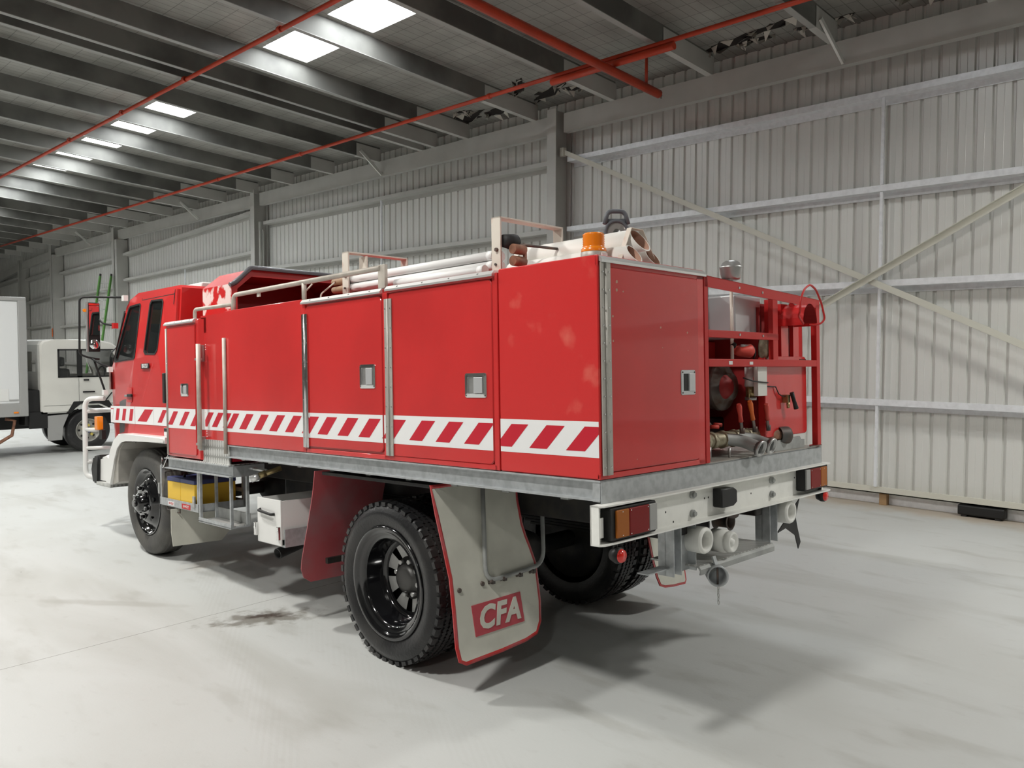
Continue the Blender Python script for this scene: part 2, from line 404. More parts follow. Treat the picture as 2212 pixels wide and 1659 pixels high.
# ---- roof beams (C purlins running down to the wall)
def roof_beam(y, x0=XMIN, x1=WX-.28, h=.29, w=.085):
    b = MB().m('beam_dark')
    z0, z1 = rz(x0), rz(x1)
    def slabp(ya, yb, da, db):
        v = [b.bm.verts.new(p) for p in ((x0,ya,z0+da),(x1,ya,z1+da),(x1,yb,z1+da),(x0,yb,z0+da),(x0,ya,z0+db),(x1,ya,z1+db),(x1,yb,z1+db),(x0,yb,z0+db))]
        for q in ((0,3,2,1),(4,5,6,7),(0,1,5,4),(1,2,6,5),(2,3,7,6),(3,0,4,7)): b.face([v[i] for i in q])
    slabp(y-.004, y+.004, .008, h); b.m('beam_lip'); slabp(y-.004, y+w, 0, .008); slabp(y+w-.006, y+w, .008, .03)
    b.m('column_grey')
    # pale painted end over the last metre and a half, where the next section laps
    xs = x1-(1.25 if int(y*7)%3 else .6); zz = rz(xs)
    v = [b.bm.verts.new(p) for p in ((xs,y-.012,zz-.004),(x1+.02,y-.012,z1-.004),(x1+.02,y+w+.005,z1-.004),(xs,y+w+.005,zz-.004),(xs,y-.012,zz+h-.03),(x1+.02,y-.012,z1+h-.03),(x1+.02,y-.004,z1+h-.03),(xs,y-.004,zz+h-.03))]
    b.face([v[0], v[1], v[5], v[4]]); b.face([v[0], v[3], v[2], v[1]])
    return struct('roof_beam', b)
for y in BEAMS+PAIR: roof_beam(y)

# ---- right wall: ribbed sheet
def rib_sheet(y0, y1, x, z0, z1, pitch=.2, dep=.03):
    w_ = MB().m('wall_paint'); y = y0; pr = []
    while y < y1:
        pr += [(y, 0), (y+.014, dep), (y+.036, dep), (y+.050, 0), (y+.12, 0), (y+.123, -.002), (y+.129, 0)]; y += pitch
    pr.append((y, 0))
    lo = [w_.bm.verts.new((x+d, yy, z0)) for yy, d in pr]; hi = [w_.bm.verts.new((x+d, yy, z1)) for yy, d in pr]
    for i in range(len(pr)-1): w_.face([lo[i], lo[i+1], hi[i+1], hi[i]])
    return w_
ws = rib_sheet(YMIN, YMAX, WX, .10, 6.32)
ws.box(WX+.05, WX+.10, YMIN, YMAX, 0, 6.4)
struct('wall_right', ws)
bb = MB().m('galv_bright'); bb.box(WX-.02, WX+.04, YMIN, YMAX, 0, .125); struct('baseboard_right', bb)
# bottom channel above it
gb = MB().m('cream_brace'); gb.box(WX-.16, WX-.14, YMIN, COLY[0]-.2, .155, .235); gb.box(WX-.16, WX, YMIN, COLY[0]-.2, .155, .165); struct('trim_1', gb)

def girt(y0, y1, z, m='galv_bright', z2=None, d=.20):
    g = MB().m(m); dz = 0 if z2 is None else z2-z
    def sl(xa, xb, za, zb):
        v = [g.bm.verts.new(p) for p in ((xa,y0,za),(xb,y0,za),(xb,y1,za+dz),(xa,y1,za+dz),(xa,y0,zb),(xb,y0,zb),(xb,y1,zb+dz),(xa,y1,zb+dz))]
        for q in ((0,3,2,1),(4,5,6,7),(0,1,5,4),(1,2,6,5),(2,3,7,6),(3,0,4,7)): g.face([v[i] for i in q])
    sl(WX-d, WX-d+.004, z, z+.075); sl(WX-d, WX-.012, z-.004, z); sl(WX-.016, WX-.010, z-.075, z); sl(WX-d+.004, WX-d+.02, z+.071, z+.075)
    return struct('wall_beam', g)
GZ = (5.14, 3.97, 2.78, 1.28)
for z in GZ: girt(YMIN, COLY[0]-.16, z)
for a, b_ in zip(COLY, COLY[1:]):
    if a == COLY[1]: girt(a+.16, b_-.16, 5.50, 'column_grey', 5.06); zs = (4.45, 4.2), (3.2, 3.0), (1.28, 1.28)
    elif a == COLY[0]: zs = (5.14, 5.14), (3.97, 3.97), (2.78, 2.78), (1.28, 1.28)
    else: zs = (5.0, 4.83), (4.02, 3.82), (2.82, 2.72), (1.28, 1.28)
    for z, z2 in zs: girt(a+.16, b_-.16, z, 'column_grey', z2)

# eave beam, one length between each two columns
eb = [(YMIN, COLY[0]-.17, 0, 0), (COLY[0]+.17, COLY[1]-.17, 0, 0), (COLY[1]+.17, COLY[2]-.17, 0, 0), (COLY[2]+.17, COLY[3]-.17, 0, -.08), (COLY[3]+.17, COLY[4]-.17, -.12, -.30), (COLY[4]+.17, COLY[5]-.17, -.32, -.7)]
for y0, y1, d0, d1 in eb:
    b = MB().m('column_grey')
    def sl(xa, xb, za, zb):
        v = [b.bm.verts.new(p) for p in ((xa,y0,za+d0),(xb,y0,za+d0),(xb,y1,za+d1),(xa,y1,za+d1),(xa,y0,zb+d0),(xb,y0,zb+d0),(xb,y1,zb+d1),(xa,y1,zb+d1))]
        for q in ((0,3,2,1),(4,5,6,7),(0,1,5,4),(1,2,6,5),(2,3,7,6),(3,0,4,7)): b.face([v[i] for i in q])
    sl(WX-.30, WX-.29, 5.615, 5.915); sl(WX-.30, WX-.18, 5.607, 5.615); sl(WX-.30, WX-.18, 5.915, 5.923)
    struct('eave_beam', b)

# columns (I sections, flange towards the hall)
for i, y in enumerate(COLY):
    c = MB().m('column_grey'); h = 6.0 if i < 4 else 5.7
    c.box(WX-.42, WX-.405, y-.10, y+.10, 0, h); c.box(WX-.405, WX-.04, y-.006, y+.006, 0, h); c.box(WX-.04, WX-.025, y-.10, y+.10, 0, h)
    if i == 1: c.m('column_grey').box(WX-.30, WX-.26, y-.16, y-.11, 0, 5.2); c.box(WX-.22, WX-.19, y-.17, y-.13, 0, 5.0)
    if i in (2, 3): c.m('column_grey').box(WX-.40, WX-.03, y-.30, y-.12, 0, 5.6)
    c.m('column_grey').box(WX-.46, WX-.01, y-.14, y+.14, 0, .02)
    struct('steel_column', c)
# thin vertical rods mid bay, tying the wall beams
for y in (1.62, 12.1, 21.9):
    for z0, z1 in ((.235, 1.27), (1.36, 2.77), (2.86, 3.96), (4.05, 5.13)) if y < 5 else ((1.36, 2.77), (2.86, 3.96), (4.05, 5.13)) if y < 15 else ((1.36, 3.08), (3.18, 4.3)):
        r_ = MB().m('galv_bright').bar((WX-.17, y, z0), (WX-.17, y, z1), .035, .035, (0, 1, 0)); struct('wall_beam', r_)
# crossed braces of the near bay
br = MB().m('cream_brace')
for (ya, za, yb, zb, dx, nm) in ((6.86, 5.30, -3.4, .42, .26, 0), (-3.4, 5.62, 6.86, .10, .30, 1)):
    b = MB().m('cream_brace'); p, q = Vector((WX-dx, ya, za)), Vector((WX-dx, yb, zb))
    b.bar(p, q, .008, .075, (0, 0, 1)); d = (q-p).normalized(); up = Vector((1, 0, 0)).cross(d)
    b.obox((p+q)/2+Vector((.03 if nm == 0 else -.03, 0, 0))+(-.036 if nm == 0 else .036)*(up if up.z > 0 else -up), (1, 0, 0), d, up, .032, (q-p).length/2, .004)
    if nm == 0: b.box(WX-.30, WX-.22, 6.82, 6.90, 5.22, 5.36)
    b.cyl((WX-dx-.012, 1.72, 2.85 if nm else 2.87), (WX-dx+.01, 1.72, 2.85 if nm else 2.87), .022, 8)
    struct('brace_beam', b)
bm_ = MB()  # fly braces from the roof beams down to the eave beam
for y in (2.2, 12.0, 20.75, 29.5):
    b = MB().m('wall_paint').bar((WX-.80, y-.03, rz(WX-.80)+.12), (WX-.32, y-.12, 5.63), .06, .03, (0, 1, 0)); struct('fly_beam', b)

# far, left and near sides of the hall
o = MB().m('wall_paint'); o.box(XMIN, WX+.1, YMAX, YMAX+.1, 0, 8.2); struct('wall_far', o)
o = MB().m('wall_paint'); o.box(XMIN-.1, XMIN, YMIN, YMAX, 0, 8.2); struct('wall_left', o)
o = MB().m('steel_grey'); o.box(XMIN, WX+.1, YMIN-.1, YMIN, 0, 8.2); struct('wall_near', o)

# timber peg and black pad under the bottom channel
pg = MB().m('timber').box(WX-.12, WX-.03, 1.50, 1.59, 0, .155, .004); pg = pg.build('timber_peg')
props(pg, 'short timber peg under the wall\'s bottom channel', 'timber block')
pd = MB().m('black').box(WX-.17, WX-.03, .16, .66, .02, .14, .02); pd.box(WX-.16, WX-.06, .20, .26, 0, .03); pd.box(WX-.16, WX-.06, .56, .62, 0, .03)
props(pd.build('rubber_pad'), 'black rubber pad lying along the foot of the ribbed wall', 'pad')

# torn insulation near the wall: dark holes with curled foil hanging at their edges
TEARS = [(7.30, 9.0, .9, .16, -.2), (7.38, 8.35, .7, .12, -.25), (7.05, 8.8, .35, .06, .3), (6.75, 7.15, .8, .10, -.75), (7.25, 6.9, .9, .14, -.35), (7.35, 6.45, .5, .08, .2), (7.34, 3.62, .8, .12, -.1), (7.22, 2.95, .75, .08, -.2), (7.45, 3.3, .5, .06, .1), (7.50, 2.62, .28, .05, 0), (7.50, 2.08, .35, .04, 0), (7.45, 1.15, .6, .05, 0)]
for (tx, ty, L_, W_, a) in TEARS:
    t = MB().m('tear'); rnd = random.Random(int(tx*100+ty*37)); pts = []
    n = 22
    for k in range(n):
        th = 2*math.pi*k/n; rr = 1+rnd.uniform(-.45, .35); u, v_ = math.cos(th)*L_*rr*.5, math.sin(th)*W_*rr
        pts.append((tx+v_*math.cos(a)-u*math.sin(a), ty+u*math.cos(a)+v_*math.sin(a)))
    vs = [t.bm.verts.new((x, y, rz(x, T-.006))) for x, y in pts]; vs2 = [t.bm.verts.new((x, y, rz(x, T+.004))) for x, y in pts]
    t.face(vs); t.face(vs2)
    for k in range(n): t.face([vs[k], vs[(k+1) % n], vs2[(k+1) % n], vs2[k]])
    t.m('flap_foil')
    for k in range(0, n, 3):
        x, y = pts[k]; x2, y2 = pts[(k+2) % n]; dr = rnd.uniform(.04, .13); ox, oy = rnd.uniform(-.12, .12), rnd.uniform(-.10, .10)
        a_, b2 = (x, y, rz(x, T-.007)), (x2, y2, rz(x2, T-.007)); c_ = ((x+x2)/2+ox, (y+y2)/2+oy, rz(x, T)-dr)
        c3 = (c_[0]+.004, c_[1]+.004, c_[2])
        p = [t.bm.verts.new(q) for q in (a_, b2, c_, c3)]; t.face([p[0], p[1], p[2]]); t.face([p[0], p[1], p[3]])
    struct('ceiling_surface', t)

# ---- red sprinkler pipes
def pipe_thing(pts, r, label, clamps=(), extra=None):
    p = MB().m('sprinkler_red').tube(pts, r, 12); e = p.build('sprinkler_pipe'); props(e, label, 'pipe')
    for c, ax in clamps:
        k = MB().m('sprinkler_red').lathe(Vector(c)-Vector(ax)*.03, ax, [(0, r), (0, r*1.35), (.06, r*1.35), (.06, r)], 12); k.build('pipe_clamp', e)
    if extra: extra(e)
    return e
za, zb = rz(2.62, -.07), rz(6.05, -.06)
pipe_thing([(2.60, YMIN, za), (2.66, 22, za), (2.70, 45, za)], .032, 'thin red sprinkler pipe running under the roof beams beside the skylights', [((2.62, y, za), (0, 1, 0)) for y in (5.0, 7.5, 10.4, 13.0, 15.8)])
pipe_thing([(6.05, YMIN, zb), (6.05, 44, zb)], .032, 'thin red sprinkler pipe running under the roof beams nearest the ribbed wall', [((6.05, y, zb), (0, 1, 0)) for y in (.9, 7.1, 12.7, 16.4, 19.8)])
zc = lambda x: rz(x, -.27)
def drop(e):
    h = MB().m('sprinkler_red').cyl((6.75, 4.6, zc(6.75)+.05), (6.75, 4.6, rz(6.75, .22)), .022, 8); h.build('hanger', e)
    h = MB().m('iron').cyl((7.06, 4.6, zc(7.06)), (7.12, 4.6, zc(7.12)-.01), .02, 8); h.cyl((7.10, 4.6, zc(7.1)+.02), (7.12, 4.6, zc(7.1)-.05), .008, 6); h.build('pipe_end_fitting', e)
pipe_thing([(-10, 4.6, zc(-10)), (7.06, 4.6, zc(7.06))], .062, 'thick red main pipe sloping down towards the ribbed wall', (), drop)
pipe_thing([(6.02, 5.75, zb-.09), (6.02, 3.65, zb-.09)], .05, 'short thick red pipe slung below the thin red one')

# ---- high bay lamps
def lamp(i, x, y, pw):
    z = rz(x, -.35)
    L_ = MB().m('lamp_shade').lathe((0, 0, 0), (0, 0, 1), [(-.02, .34), (.05, .28), (.14, .12), (.17, .09), (.33, .09), (.33, .001)], 24)
    e = L_.build('high_bay_lamp'); e.location = (x, y, z); props(e, 'round aluminium high bay lamp hanging below the roof beams', 'ceiling lamp', 'high bay lamps')
    g = MB().m('lamp_glow').lathe((0, 0, 0), (0, 0, 1), [(.03, .001), (.03, .13), (.028, .13)], 20); g.build('lamp_lens', e)
    c = MB().m('iron').cyl((0, 0, .33), (0, 0, .42), .008, 6); c.build('hanging_rod', e)
    ld = bpy.data.lights.new('high_bay_light', 'AREA'); ld.shape = 'DISK'; ld.size = .60; ld.energy = LAMP_W*pw; ld.color = (1, .985, .94); ld.spread = R(165)
    lo = bpy.data.objects.new('high_bay_light', ld); COL.objects.link(lo); lo.parent = e; lo.location = (0, 0, -.03)
for i, (x, y, pw) in enumerate(LAMPS): lamp(i, x, y, pw)

# ================================================================ the fire truck
AL, BE = -.0411, .0163        # the tray stands nose-down and leans a touch on its springs
def _bp(x, y, z):
    y2 = y*math.cos(AL)-(z-1)*math.sin(AL); z2 = y*math.sin(AL)+(z-1)*math.cos(AL)
    return Vector((x*math.cos(BE)+z2*math.sin(BE), y2, -x*math.sin(BE)+z2*math.cos(BE)+1))
_o = _bp(0, 0, 0); _c = [_bp(*e)-_o for e in ((1,0,0),(0,1,0),(0,0,1))]
BM = Matrix(((_c[0].x,_c[1].x,_c[2].x,_o.x),(_c[0].y,_c[1].y,_c[2].y,_o.y),(_c[0].z,_c[1].z,_c[2].z,_o.z),(0,0,0,1)))
BI = BM.inverted()
W = 2.40
TR = empty('fire_truck', BM, label='red and white country fire tanker with a low tray body and pump bay', cat='fire truck')

def P(name, mb, parent=TR, **k): return props(mb.build(name, parent), **k)
BL = [.214,.463,.711,.960,1.206,1.450,1.722,1.975,2.215,2.459,2.668,2.897,3.125,3.358,3.590,3.800,3.930,4.125,4.300,4.455,4.678,4.911]
def clip(poly, ya, yb):
    for s, lim in ((1, ya), (-1, yb)):
        out = []
        for i in range(len(poly)):
            a, b = poly[i], poly[(i+1) % len(poly)]; ia, ib = s*(a[0]-lim) >= 0, s*(b[0]-lim) >= 0
            if ia: out.append(a)
            if ia != ib:
                t = (lim-a[0])/(b[0]-a[0]); out.append((lim, a[1]+t*(b[1]-a[1])))
        poly = out
        if len(poly) < 3: return []
    return poly
def stripe(mb, x, ya, yb, blocks=None, lean=.122, xf=None):
    xf = xf or (lambda y: x)
    mb.m('white_tape').quad((xf(ya)-.0010, ya, 1.487), (xf(yb)-.0010, yb, 1.487), (xf(yb)-.0010, yb, 1.660), (xf(ya)-.0010, ya, 1.660))
    mb.m('red_tape')
    for b in (blocks if blocks is not None else BL):
        wd = .122 if b < 2.6 else .112 if b < 3.7 else .095
        q = clip([(b, 1.515), (b-wd, 1.515), (b-wd-lean, 1.635), (b-lean, 1.635)], ya, yb)
        if q: mb.face([mb.bm.verts.new((xf(y)-.0018, y, z)) for y, z in q])
    return mb
def stripe_panel(name, ya, yb, z0, z1, x=0, th=.014, m='red', parent=TR, rad=.03, **k):
    mb = MB().m(m).panel_x(x, th, ya, yb, z0, z1, rad, .005); stripe(mb, x, ya+.004, yb-.004); return P(name, mb, parent, **k)

# ---- tray: galvanised channels, deck, chassis
t = MB().m('galv')
for (z0, z1, ya, yb) in ((1.28, 1.378, 0.0, 3.815),):
    t.box(.028, .034, ya, yb, z0, z1); t.box(-.004, .034, ya, yb, z1-.007, z1+.001); t.box(-.010, .034, ya, yb, z0, z0+.008)
t.box(0, W, -.004, .004, 1.268, 1.377); t.box(0, W, -.004, .05, 1.372, 1.377); t.box(0, .006, 0, .05, 1.275, 1.375)
t.box(W-.034, W, 0, 3.815, 1.28, 1.378)
P('tray_frame', t)
t = MB().m('galv_dull').box(.034, W-.034, .005, 3.81, 1.355, 1.379)
for y in [0.25+.42*k for k in range(9)]: t.box(.05, W-.05, y, y+.05, 1.26, 1.355)
t.m('alu_dull').box(.94, W-.01, .005, 1.2, 1.379, 1.384); P('tray_deck', t)
t = MB().m('galv').box(.028, .034, 3.76, 5.0, 1.120, 1.212); t.box(-.012, .034, 3.76, 5.0, 1.206, 1.214); t.box(-.012, .034, 3.76, 5.0, 1.120, 1.128)
t.box(.03, .30, 3.76, 3.768, 1.12, 1.21); t.m('tread_plate').box(0, .34, 3.77, 4.98, 1.214, 1.222); P('step_frame', t)
t = MB().m('galv').box(W-.34, W, 3.77, 4.98, 1.12, 1.22); P('step_frame', t)
t = MB().m('chassis')
for x in (.74, 1.58): t.box(x, x+.08, .05, 6.9, 1.0, 1.24, .01)
for y in (.3, 1.1, 2.4, 3.5, 4.6, 5.9): t.box(.82, 1.58, y, y+.1, 1.04, 1.2)
t.box(.95, 1.45, 3.0, 4.6, .72, 1.05, .05); t.box(.62, .76, 1.4, 3.2, .93, .99); t.box(1.63, 1.77, 1.4, 3.2, .93, .99)
P('chassis', t)
for xx in (.62, 1.70):
    t = MB().m('chassis')
    for k in range(5): t.box(xx, xx+.08, 1.775-.55+.06*k, 1.775+.55-.06*k, .80-.022*k, .818-.022*k)
    P('leaf_spring', t); t = MB().m('chassis')
    for k in range(4): t.box(xx, xx+.08, 5.65-.5+.07*k, 5.65+.5-.07*k, .98-.022*k, .998-.022*k)
    P('leaf_spring', t)
t = MB().m('chassis').box(.5, 1.9, 2.75, 2.95, .78, 1.1, .04); P('air_tank', t)
t = MB().m('chassis').lathe((1.7, 3.3, .95), (0, 1, 0), [(0, .001), (0, .22), (.8, .22), (.8, .001)], 20); P('fuel_tank', t)
t = MB().m('chassis').box(1.0, 1.4, .25, .7, .9, 1.15, .04); P('under_tray_box', t)

# ---- axles and wheels, standing on the floor
def wheel(name, wx, wy, side, front):
    """outer face at x=wx; side -1 = left of the truck, +1 = right"""
    e = bpy.data.objects.new(name, None); COL.objects.link(e); e.parent = TR; e.matrix_local = BI @ Matrix.Translation((wx, wy, .5125))
    ax = (-side, 0, 0); Rt = .5125; Wd = .27       # axis points inward
    tm = 'tyre' if not front else 'tyre_dusty'
    rr = .37 if not front else .325
    t = MB().m(tm)
    prof = [(.030, rr-.02), (.012, rr+.012), (.002, rr+.05), (0, (rr+Rt)/2), (.006, Rt-.055), (.020, Rt-.028), (.034, Rt-.008), (.05, Rt-.002), (Wd/2, Rt), (Wd-.05, Rt-.002), (Wd-.034, Rt-.008), (Wd-.02, Rt-.028), (Wd, (rr+Rt)/2), (Wd-.03, rr-.02)]
    if front: prof = [(h, r-.004 if r > .5 else r) for h, r in prof]
    t.lathe((0, 0, 0), ax, prof, 64)
    axv = Vector(ax)
    if not front:
        # shoulder lugs and zigzag tread blocks
        n = 46
        for k in range(n):
            a = 2*math.pi*k/n; rad = Vector((0, math.cos(a), math.sin(a))); tg = Vector((0, -math.sin(a), math.cos(a)))
            for h0 in (.020, Wd-.058): t.obox(rad*(Rt-.010)+axv*(h0+.019), axv, tg, rad, .021, .021, .0125)
        n = 60
        for h in (.092, .135, .178):
            pts = []
            for k in range(n*2):
                a = math.pi*k/n; r0 = Rt+.003; hh = h+(.008 if k % 2 else -.008); pts.append(axv*hh+Vector((0, math.cos(a)*r0, math.sin(a)*r0)))
            for k in range(n*2):
                p, q = pts[k], pts[(k+1) % (2*n)]; t.bar(p, q, .030, .012, (p+q)/2-axv*((p+q)/2).dot(axv))
    else:
        for h in (.07, .11, .16, .20):
            t.lathe((0, 0, 0), ax, [(h, Rt-.004), (h+.004, Rt-.0005), (h+.026, Rt-.0005), (h+.03, Rt-.004)], 64)
    ty = P('tyre', t, e)
    if not front:      # the inner tyre of the pair
        t2 = ty.copy(); COL.objects.link(t2); t2.parent = e; t2.location = axv*.305
        g2 = MB().m('chassis').lathe(axv*.305, ax, [(.03, rr-.015), (.06, rr-.05), (.22, rr-.06), (.22, .12), (.23, .001)], 40); P('inner_rim', g2, e)
    r = MB().m('black_gloss')
    if not front:
        dd = .20
        r.lathe((0, 0, 0), ax, [(.030, rr-.018), (.016, rr-.004), (.010, rr-.012), (.012, rr-.03), (.026, rr-.045), (.034, rr-.06), (.036, rr-.085), (.060, rr-.098), (dd-.02, rr-.105), (dd, rr-.12), (dd-.004, rr-.15)], 56)
        r.m('black').lathe((0, 0, 0), ax, [(dd+.05, .001), (dd+.05, rr-.10)], 40)
        # disc with hand holes
        n = 8; ro, ri = rr-.15, .13
        r.m('steel')
        for k in range(n):
            a0, a1 = 2*math.pi*(k+.18)/n, 2*math.pi*(k+.82)/n
            for s in range(4):
                p0, p1 = a0+(a1-a0)*s/4, a0+(a1-a0)*(s+1)/4
                r.face([r.bm.verts.new(axv*h+Vector((0, math.cos(a)*q, math.sin(a)*q))) for h, q, a in ((dd-.004, ro, p0), (dd-.004, ro, p1), (dd+.01, ri, p1), (dd+.01, ri, p0))])
        P('rim', r, e)
        hb = MB().m('hub_dark').lathe((0, 0, 0), ax, [(dd+.01, .14), (dd, .135), (dd-.004, .10), (dd-.045, .085), (dd-.055, .06), (dd-.056, .001)], 32)
        hb.m('steel')
        for k in range(8):
            a = 2*math.pi*k/8+.2; c = Vector((0, math.cos(a)*.112, math.sin(a)*.112)); hb.cyl(c+axv*(dd+.01), c+axv*(dd-.030), .016, 6)
        P('hub', hb, e)
    else:
        r.lathe((0, 0, 0), ax, [(.030, rr-.018), (.014, rr-.004), (.010, rr-.014), (.030, rr-.030), (.060, rr-.040), (.075, rr-.06), (.030, rr-.10), (-.005, .185), (-.018, .165), (-.016, .12), (-.016, .001)], 56)
        P('rim', r, e)
        hb = MB().m('black_gloss').lathe((0, 0, 0), ax, [(-.014, .095), (-.075, .085), (-.090, .065), (-.092, .001)], 32)
        for k in range(6):
            a = 2*math.pi*k/6+.3; c = Vector((0, math.cos(a)*.137, math.sin(a)*.137)); hb.cyl(c+axv*-.012, c+axv*-.028, .030, 12); hb.cyl(c+axv*-.02, c+axv*-.062, .018, 6)
            c = Vector((0, math.cos(a+.5)*.20, math.sin(a+.5)*.20)); hb.m('black').lathe(c, ax, [(-.006, .001), (-.006, .022)], 10); hb.m('black_gloss')
        hb.cyl(axv*-.09, axv*-.115, .035, 8); P('hub', hb, e)
    return e
wheel('rear_wheel', .040, 1.775, -1, False).name = 'rear_wheel'
wheel('rear_wheel', W-.04, 1.775, 1, False)
wheel('front_wheel', .055, 5.622, -1, True)
wheel('front_wheel', W-.055, 5.622, 1, True)
for (nm, wy, dx) in (('rear_axle', 1.775, 1.2), ('front_axle', 5.622, 1.45)):
    a = MB().m('chassis').cyl((.28, wy, .5125), (W-.28, wy, .5125), .065, 14); a.lathe((dx, wy-.2, .5125), (0, 1, 0), [(0, .001), (0, .10), (.06, .17), (.25, .19), (.38, .10), (.40, .001)], 20)
    for x in (.31, W-.33): a.cyl((x, wy, .5125), (x+.03, wy, .5125), .19, 20)
    o = a.build(nm, TR); o.matrix_local = BI.copy()
a = MB().m('chassis').cyl((1.2, 2.0, .62), (1.2, 3.4, .85), .05, 12); P('drive_shaft', a); a = MB().m('chassis').cyl((1.3, 4.2, .85), (1.42, 5.4, .6), .04, 12); P('drive_shaft', a)

# ---- left side cabinets
CZ0, CZ1 = 1.382, 2.446
c = MB().m('red')
c.box(.012, .93, .012, 2.640, CZ0, CZ1-.008, .006)
P('locker_body', c)
c = MB().m('red_scuff_glint').prism(rrect(0, .676, CZ0, 2.456, .012, 3), 0, 0, .02, .005); c.box(0, .935, .0, .02, 2.40, 2.456, .006); c.box(0, .935, .0, .02, CZ0, 1.412, .004); c.box(.862, .935, 0, .02, CZ0, 2.45, .006); c.box(.004, .93, .004, .676, 2.44, 2.455, .005)
stripe(c, 0, .006, .672); P('corner_panel', c, label='plain red panel at the rear corner')
# door frames around the two side doors
c = MB().m('red')
for ya, yb in ((.684, .722), (1.655, 1.705), (2.600, 2.640)): c.box(0, .014, ya, yb, CZ0, 2.44, .004)
c.box(0, .014, .70, 2.63, CZ0, 1.412, .004); c.box(0, .014, .70, 2.63, 2.412, 2.44, .004)
stripe(c, 0, 1.657, 1.703); P('door_surround', c)

def hinge(mb_parent, y0, y1, z0, z1, x=-.004, m='alu_dull'):
    h = MB().m(m); ym = (y0+y1)/2
    h.box(x, x+.006, y0, ym-.004, z0, z1); h.box(x, x+.006, ym+.004, y1, z0, z1); h.cyl((x-.001, ym, z0), (x-.001, ym, z1), .006, 8)
    h.m('chrome'); n = max(3, int((z1-z0)/.12))
    for k in range(n):
        z = z0+(k+.5)*(z1-z0)/n
        for yy in (y0+.010, y1-.010): h.cyl((x-.002, yy, z), (x+.002, yy, z), .004, 6)
    return P('hinge', h, mb_parent)
def latch(parent, y0, y1, z0, z1, paddle_side=1, x=0, m='chrome'):
    """recessed paddle latch on a panel facing -x"""
    ym = (y0+y1)/2; l = MB().m(m); wy, wz = y1-y0, z1-z0
    for a in (rrect(y0, y1, z0, z1, .014),):
        inner = rrect(y0+.022, y1-.022, z0+.020, z1-.020, .008)
        A = [l.bm.verts.new((x-.004, y, z)) for y, z in a]; A2 = [l.bm.verts.new((x+.002, y, z)) for y, z in a]
        B = [l.bm.verts.new((x-.007, y, z)) for y, z in inner]; n = len(a)
        C = [l.bm.verts.new((x+.004, y*.0+(ym+(y-ym)*.92), (z0+z1)/2+(z-(z0+z1)/2)*.92)) for y, z in inner]
        for i in range(n):
            j = (i+1) % n; l.face([A[i], A[j], B[j], B[i]]); l.face([A2[i], A2[j], A[j], A[i]]); l.m('steel'); l.face([B[i], B[j], C[j], C[i]]); l.m(m)
    l.m('steel').quad((x-.001, y0+.02, z0+.02), (x-.001, y1-.02, z0+.02), (x-.001, y1-.02, z1-.02), (x-.001, y0+.02, z1-.02))
    l.m(m); 
    for dy in (y0+.011, y1-.011):
        for dz in (z0+.011, z1-.011): l.m('iron').cyl((x-.007, dy, dz), (x, dy, dz), .004, 6)
    o = P('door_latch', l, parent)
    return o
d2 = stripe_panel('locker_door', .722, 1.640, 1.410, 2.412, x=-.004, m='red_door', rad=.035)
hinge(d2, 1.600, 1.672, 1.412, 2.375, x=-.012); latch(d2, .768, .942, 1.772, 1.906, x=-.004)
pd_ = MB().m('stainless_box').box(-.016, -.006, .795, .865, 1.795, 1.883, .003); P('latch_paddle', pd_, d2)
d1 = stripe_panel('locker_door', 1.708, 2.598, 1.425, 2.402, x=-.004, m='red_door', rad=.045)
hinge(d1, 2.560, 2.632, 1.418, 2.345, x=-.012, m='chrome'); latch(d1, 1.780, 1.946, 1.826, 1.978, x=-.004)
pd_ = MB().m('stainless_box').box(-.016, -.006, 1.805, 1.872, 1.850, 1.955, .003); P('latch_paddle', pd_, d1)
# tank side panel, recess and front locker
c = MB().m('red').prism([(2.645, CZ0), (3.81, CZ0), (3.81, 2.445), (3.78, 2.452), (2.645, 2.452)], 0, 0, .03, .004); stripe(c, 0, 2.650, 3.806); P('tank_side_panel', c)
c = MB().m('red').box(.030, .045, 3.80, 4.30, 1.405, 2.445); stripe(c, .030, 3.815, 4.262); c.box(.045, .6, 3.80, 4.95, 1.24, 2.30)
c.m('red'); c.box(.030, .045, 4.2, 4.95, 2.3, 2.43)
c.m('tread_plate').box(.018, .031, 3.80, 4.275, 1.222, 1.408)
c.m('white_tape')
for z in (1.43, 1.455, 1.475, 2.16, 2.18, 2.20): c.cyl((.026, 4.215, z), (.031, 4.215, z), .004, 6)
P('side_recess_panel', c)
c = MB().m('red').box(.004, .9, 4.29, 4.945, 1.235, 2.418, .008); c.prism([(.004, 4.29), (.03, 4.245), (.05, 4.245), (.05, 4.30)], 2, 1.235, 2.418)
P('front_locker_body', c)
dl = stripe_panel('locker_door', 4.345, 4.915, 1.262, 2.385, x=-.006, m='red', rad=.03)
hinge(dl, 4.900, 4.930, 1.25, 2.37, x=-.012); latch(dl, 4.475, 4.632, 1.768, 1.878, x=-.006)
pd_ = MB().m('stainless_box').box(-.018, -.008, 4.505, 4.560, 1.787, 1.860, .003); P('latch_paddle', pd_, dl)
s = MB(); s.m('white_tape').quad((-.001, 4.246, 1.487), (.0205, 4.246, 1.487), (.0205, 4.246, 1.66), (-.001, 4.246, 1.66))
s.bm.clear(); s.m('white_tape').prism([(.0035, 4.289), (.0295, 4.2435), (.0290, 4.2430), (.0030, 4.2885)], 2, 1.487, 1.66); P('stripe_return', s)
